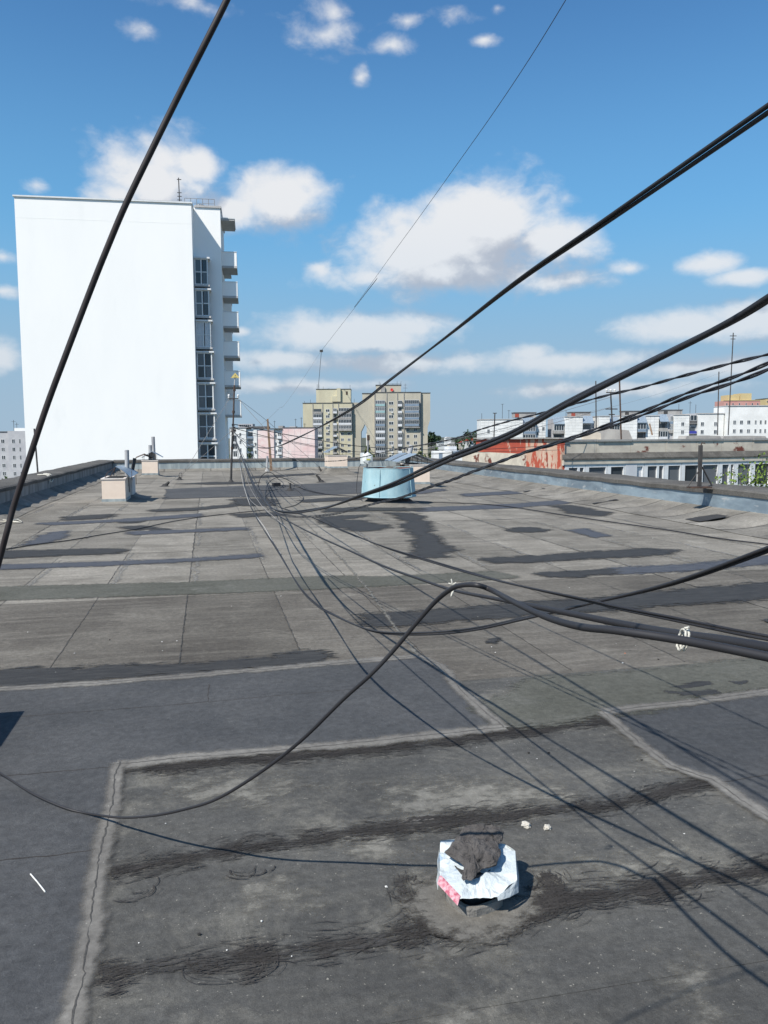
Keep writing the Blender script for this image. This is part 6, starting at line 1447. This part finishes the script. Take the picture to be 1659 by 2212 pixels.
# white cords tying the bundle
def cordring(lab, u, v_, path, rad, turns, tilt, seed, tails):
    c = np.array(path); t_ = rt; r = random.Random(seed); m_ = MB()
    for q in range(turns):
        o_ = rt*(q-.5)*.006*(1 if turns > 1 else 0); m_.tube([c+o_+up*(rad*1.25*cos(a)-.004)+(-fw)*(rad*sin(a)*1.1)+rt*(rad*.28*cos(a)+.002*r.random()) for a in np.arange(0, 6.6, .3)], .0022, 6)
    for (dx_, dy_) in tails: m_.tube([c+up*rad*1.2-fw*rad*.6, c+up*(rad*1.25+dy_*.5)+rt*dx_*.6-fw*rad, c+up*(rad*1.2+dy_)+rt*dx_-fw*rad*.7], .002, 6)
    return single('cord_tie', m_, 'cord', lab, 'cord')
def on_path(P, u):
    Q = crs(P, 10); best_ = min(Q, key=lambda q: abs(CX+F*np.dot(q-O, rt)/np.dot(q-O, fw)-u)); return best_
ha, ia = on_path(Hp, 1471), on_path(Ip[14:], 1471); cordring('white cord wrapped twice around the thick bundle at the right', 0, 0, (ha+ia)/2, .0145, 2, 0, 1, [(.006, .002)])
cb_ = Hp[6]*.5+np.array(gp(975,1272,1.285))*.5; cordring('small white cord knot where the loop cable is tied to the bundle', 0, 0, cb_, .013, 1, 0, 2, [(-.004, .016), (.01, .006), (-.012, .004), (.016, -.006)])

# ================================================================== STONES AND LITTER
def pebble(nm, lab, u, v_, sz_, mat, seed, group=None, flat=.65, sub=2):
    bm = bmesh.new(); bmesh.ops.create_icosphere(bm, subdivisions=sub, radius=1.0)
    for v in bm.verts:
        n_ = noise.noise(v.co*1.6+Vector((seed*3.1, 0, 0)))*.45+noise.noise(v.co*4+Vector((0, seed, 0)))*.2; v.co *= sz_*(1+n_); v.co.z *= flat
    me = bpy.data.meshes.new(nm); bm.to_mesh(me); bm.free(); me.materials.append(X[mat]); p = gp(u, v_, .006)
    o = put(nm, me, None, (p[0], p[1], .008+sz_*flat*.45), (0, 0, seed)); return tag(o, lab, 'stone' if nm == 'stone' else 'debris', group)
pebble('stone', 'larger pale stone lying behind the paper hood', 1136, 1786, .020, 'stone', 1, sub=3); pebble('stone', 'smaller round pale stone right of the larger one', 1182, 1791, .017, 'stone', 2, sub=3)
chips = [(60,1220+146,.010),(350,1387,.012),(382,1385,.012),(351,1406,.008),(161,1412,.011),(120,1453,.008),(545,1500-60,.006),(607,1288,.012),(500,1310,.010),(1062,1398,.010),(1070,1410,.009),(1345,1433,.013),(1032,1333,.010),(1230,1270,.010),(1331,1391,.006),(1373,1395,.006),(922,1490,.008),(967,1513,.009),(1074,1554,.009),(697,1443,.009),(710,1444,.007),(727,1456,.008),(812,1524,.009),(575,1534,.009),(62,1802,.011),(358,1780,.006),(565,1991,.009),(834,1917,.011),(490,2054,.006),(630,2067,.006),(300,2038,.006),(1318,1541+620-160,.0),(96,1952,.008),(1370,1667,.006),(1478,1802,.006),(1500,1514,.007),(1160,1640,.006),(1030,1615,.005),(1740,1430,.007),(900,1180,.012),(730,1098,.02),(760,1103,.02),(560,1062,.03),(520,1073,.03),(1175,1173,.012),(1410,1163,.012),(1405,1108,.02),(430,1108,.02),(250,1090,.02)]
LM = [('the white stick', 82, 1907), ('the paper hood', 1030, 1880), ('the two pale stones', 1158, 1788), ('the right white cord', 1471, 1370), ('the left cord knot', 977, 1270), ('the blue drum', 845, 1055), ('the cable coils', 600, 1060), ('the left front beige shaft', 250, 1060), ('the mortar corner at middle right', 1088, 1577), ('the mortar corner at the left', 256, 1655), ('the mortar corner above the blue felt', 903, 1421), ('the dark bitumen strip at the left', 300, 1450), ('the steel post on the right parapet', 1511, 1040), ('the thin pale rope at the left edge', 10, 1125), ('the lower brushed bitumen band', 600, 2065)]
ORD = ['nearest', 'second nearest', 'third nearest', 'fourth nearest', 'fifth nearest', 'sixth nearest', 'seventh nearest', 'eighth nearest', 'ninth nearest', 'tenth nearest', 'eleventh nearest', 'twelfth nearest']
def place_labels(what, pts):
    q = [min(((gp(u, v_)-gp(a, b))@(gp(u, v_)-gp(a, b)), n_) for n_, a, b in LM) for u, v_ in pts]; out = []
    for i, (d_, n_) in enumerate(q): out.append('%s lying %s to %s' % (what, ORD[min(11, sum(1 for e in q if e[1] == n_ and e[0] < d_))], n_))
    return out
chips = [c_ for c_ in chips if c_[2] > 0]; CL = place_labels('white chip', [(u, v_) for u, v_, s_ in chips])
k_ = 0
for (u, v_, s_) in chips:
    if s_ <= 0: continue
    pebble('debris_chip', CL[k_], u, v_, s_*.55, 'chip', k_+3, 'white chips of debris scattered on the roof', .5, 1); k_ += 1
pebble('debris_chip', 'orange brick crumb lying on the pale mortar strip in the middle', 985, 1580, .006, 'orangechip', 90); pebble('debris_chip', 'orange crumb on the felt below the tied bundle at the right', 1350, 1412, .005, 'orangechip', 91)
CR = [(237,1383),(386,1604),(1422,1425),(1422,1453),(489,1839+0),(1142,1620+7),(1185,1627),(1386,1643),(1366,1502),(430,2020),(1530,1640)]
DL = place_labels('dark bitumen crumb', CR)
for i, (u, v_) in enumerate(CR): pebble('dark_crumb', DL[i], u, v_, .008, 'darkchip', 100+i, 'dark bitumen crumbs scattered on the roof', .5, 1)
a, b = gp(66, 1888, .014), gp(98, 1927, .014); m_ = MB(); m_.tube([a, (a+b)/2+np.array([0, 0, .002]), b], .003, 6); single('white_stick', m_, 'chip', 'thin white stick lying on the felt at lower left', 'stick')
# rope on the left parapet and rope heap below it
c = np.array([XL-.1, 25.6, .61]); q0 = on_y((175, 1016), 26.5)
m_ = MB(); P = [(XL-.35, 25.9, .61), (XL-.1, 25.6, .63), (XL+.01, 25.5, .60), (XL+.03, 25.55, .48), (XL+.04, 25.9, .40), (XL+.03, 26.2, .47), (XL-.02, 26.1, .61), (XL-.25, 26.3, .62), (XL-.05, 25.8, .64), (XL+.04, 25.7, .52), (XL+.03, 25.6, .35)]
m_.tube(crs(P, 5), .016, 6); single('rope', m_, 'cord', 'white rope hanging in a loop over the left parapet', 'rope')
m_ = MB(); r = random.Random(4); P = [gp(-20+r.uniform(-10, 70), 1122+r.uniform(-3, 8), .02+.02*r.random()) for _ in range(9)]; m_.tube(crs(P, 5), .007, 6); single('rope', m_, 'cord', 'thin tangled pale rope at the foot of the left parapet', 'rope')
for i in range(8):
    u, v_ = r.uniform(-10, 40), 1118+r.uniform(-8, 16); pebble('rubble', 'pale bit of rubble beside the tangled rope at the left edge', u, v_, r.uniform(.012, .03), 'chip', 140+i, 'rubble bits beside the tangled rope', .4, 1)
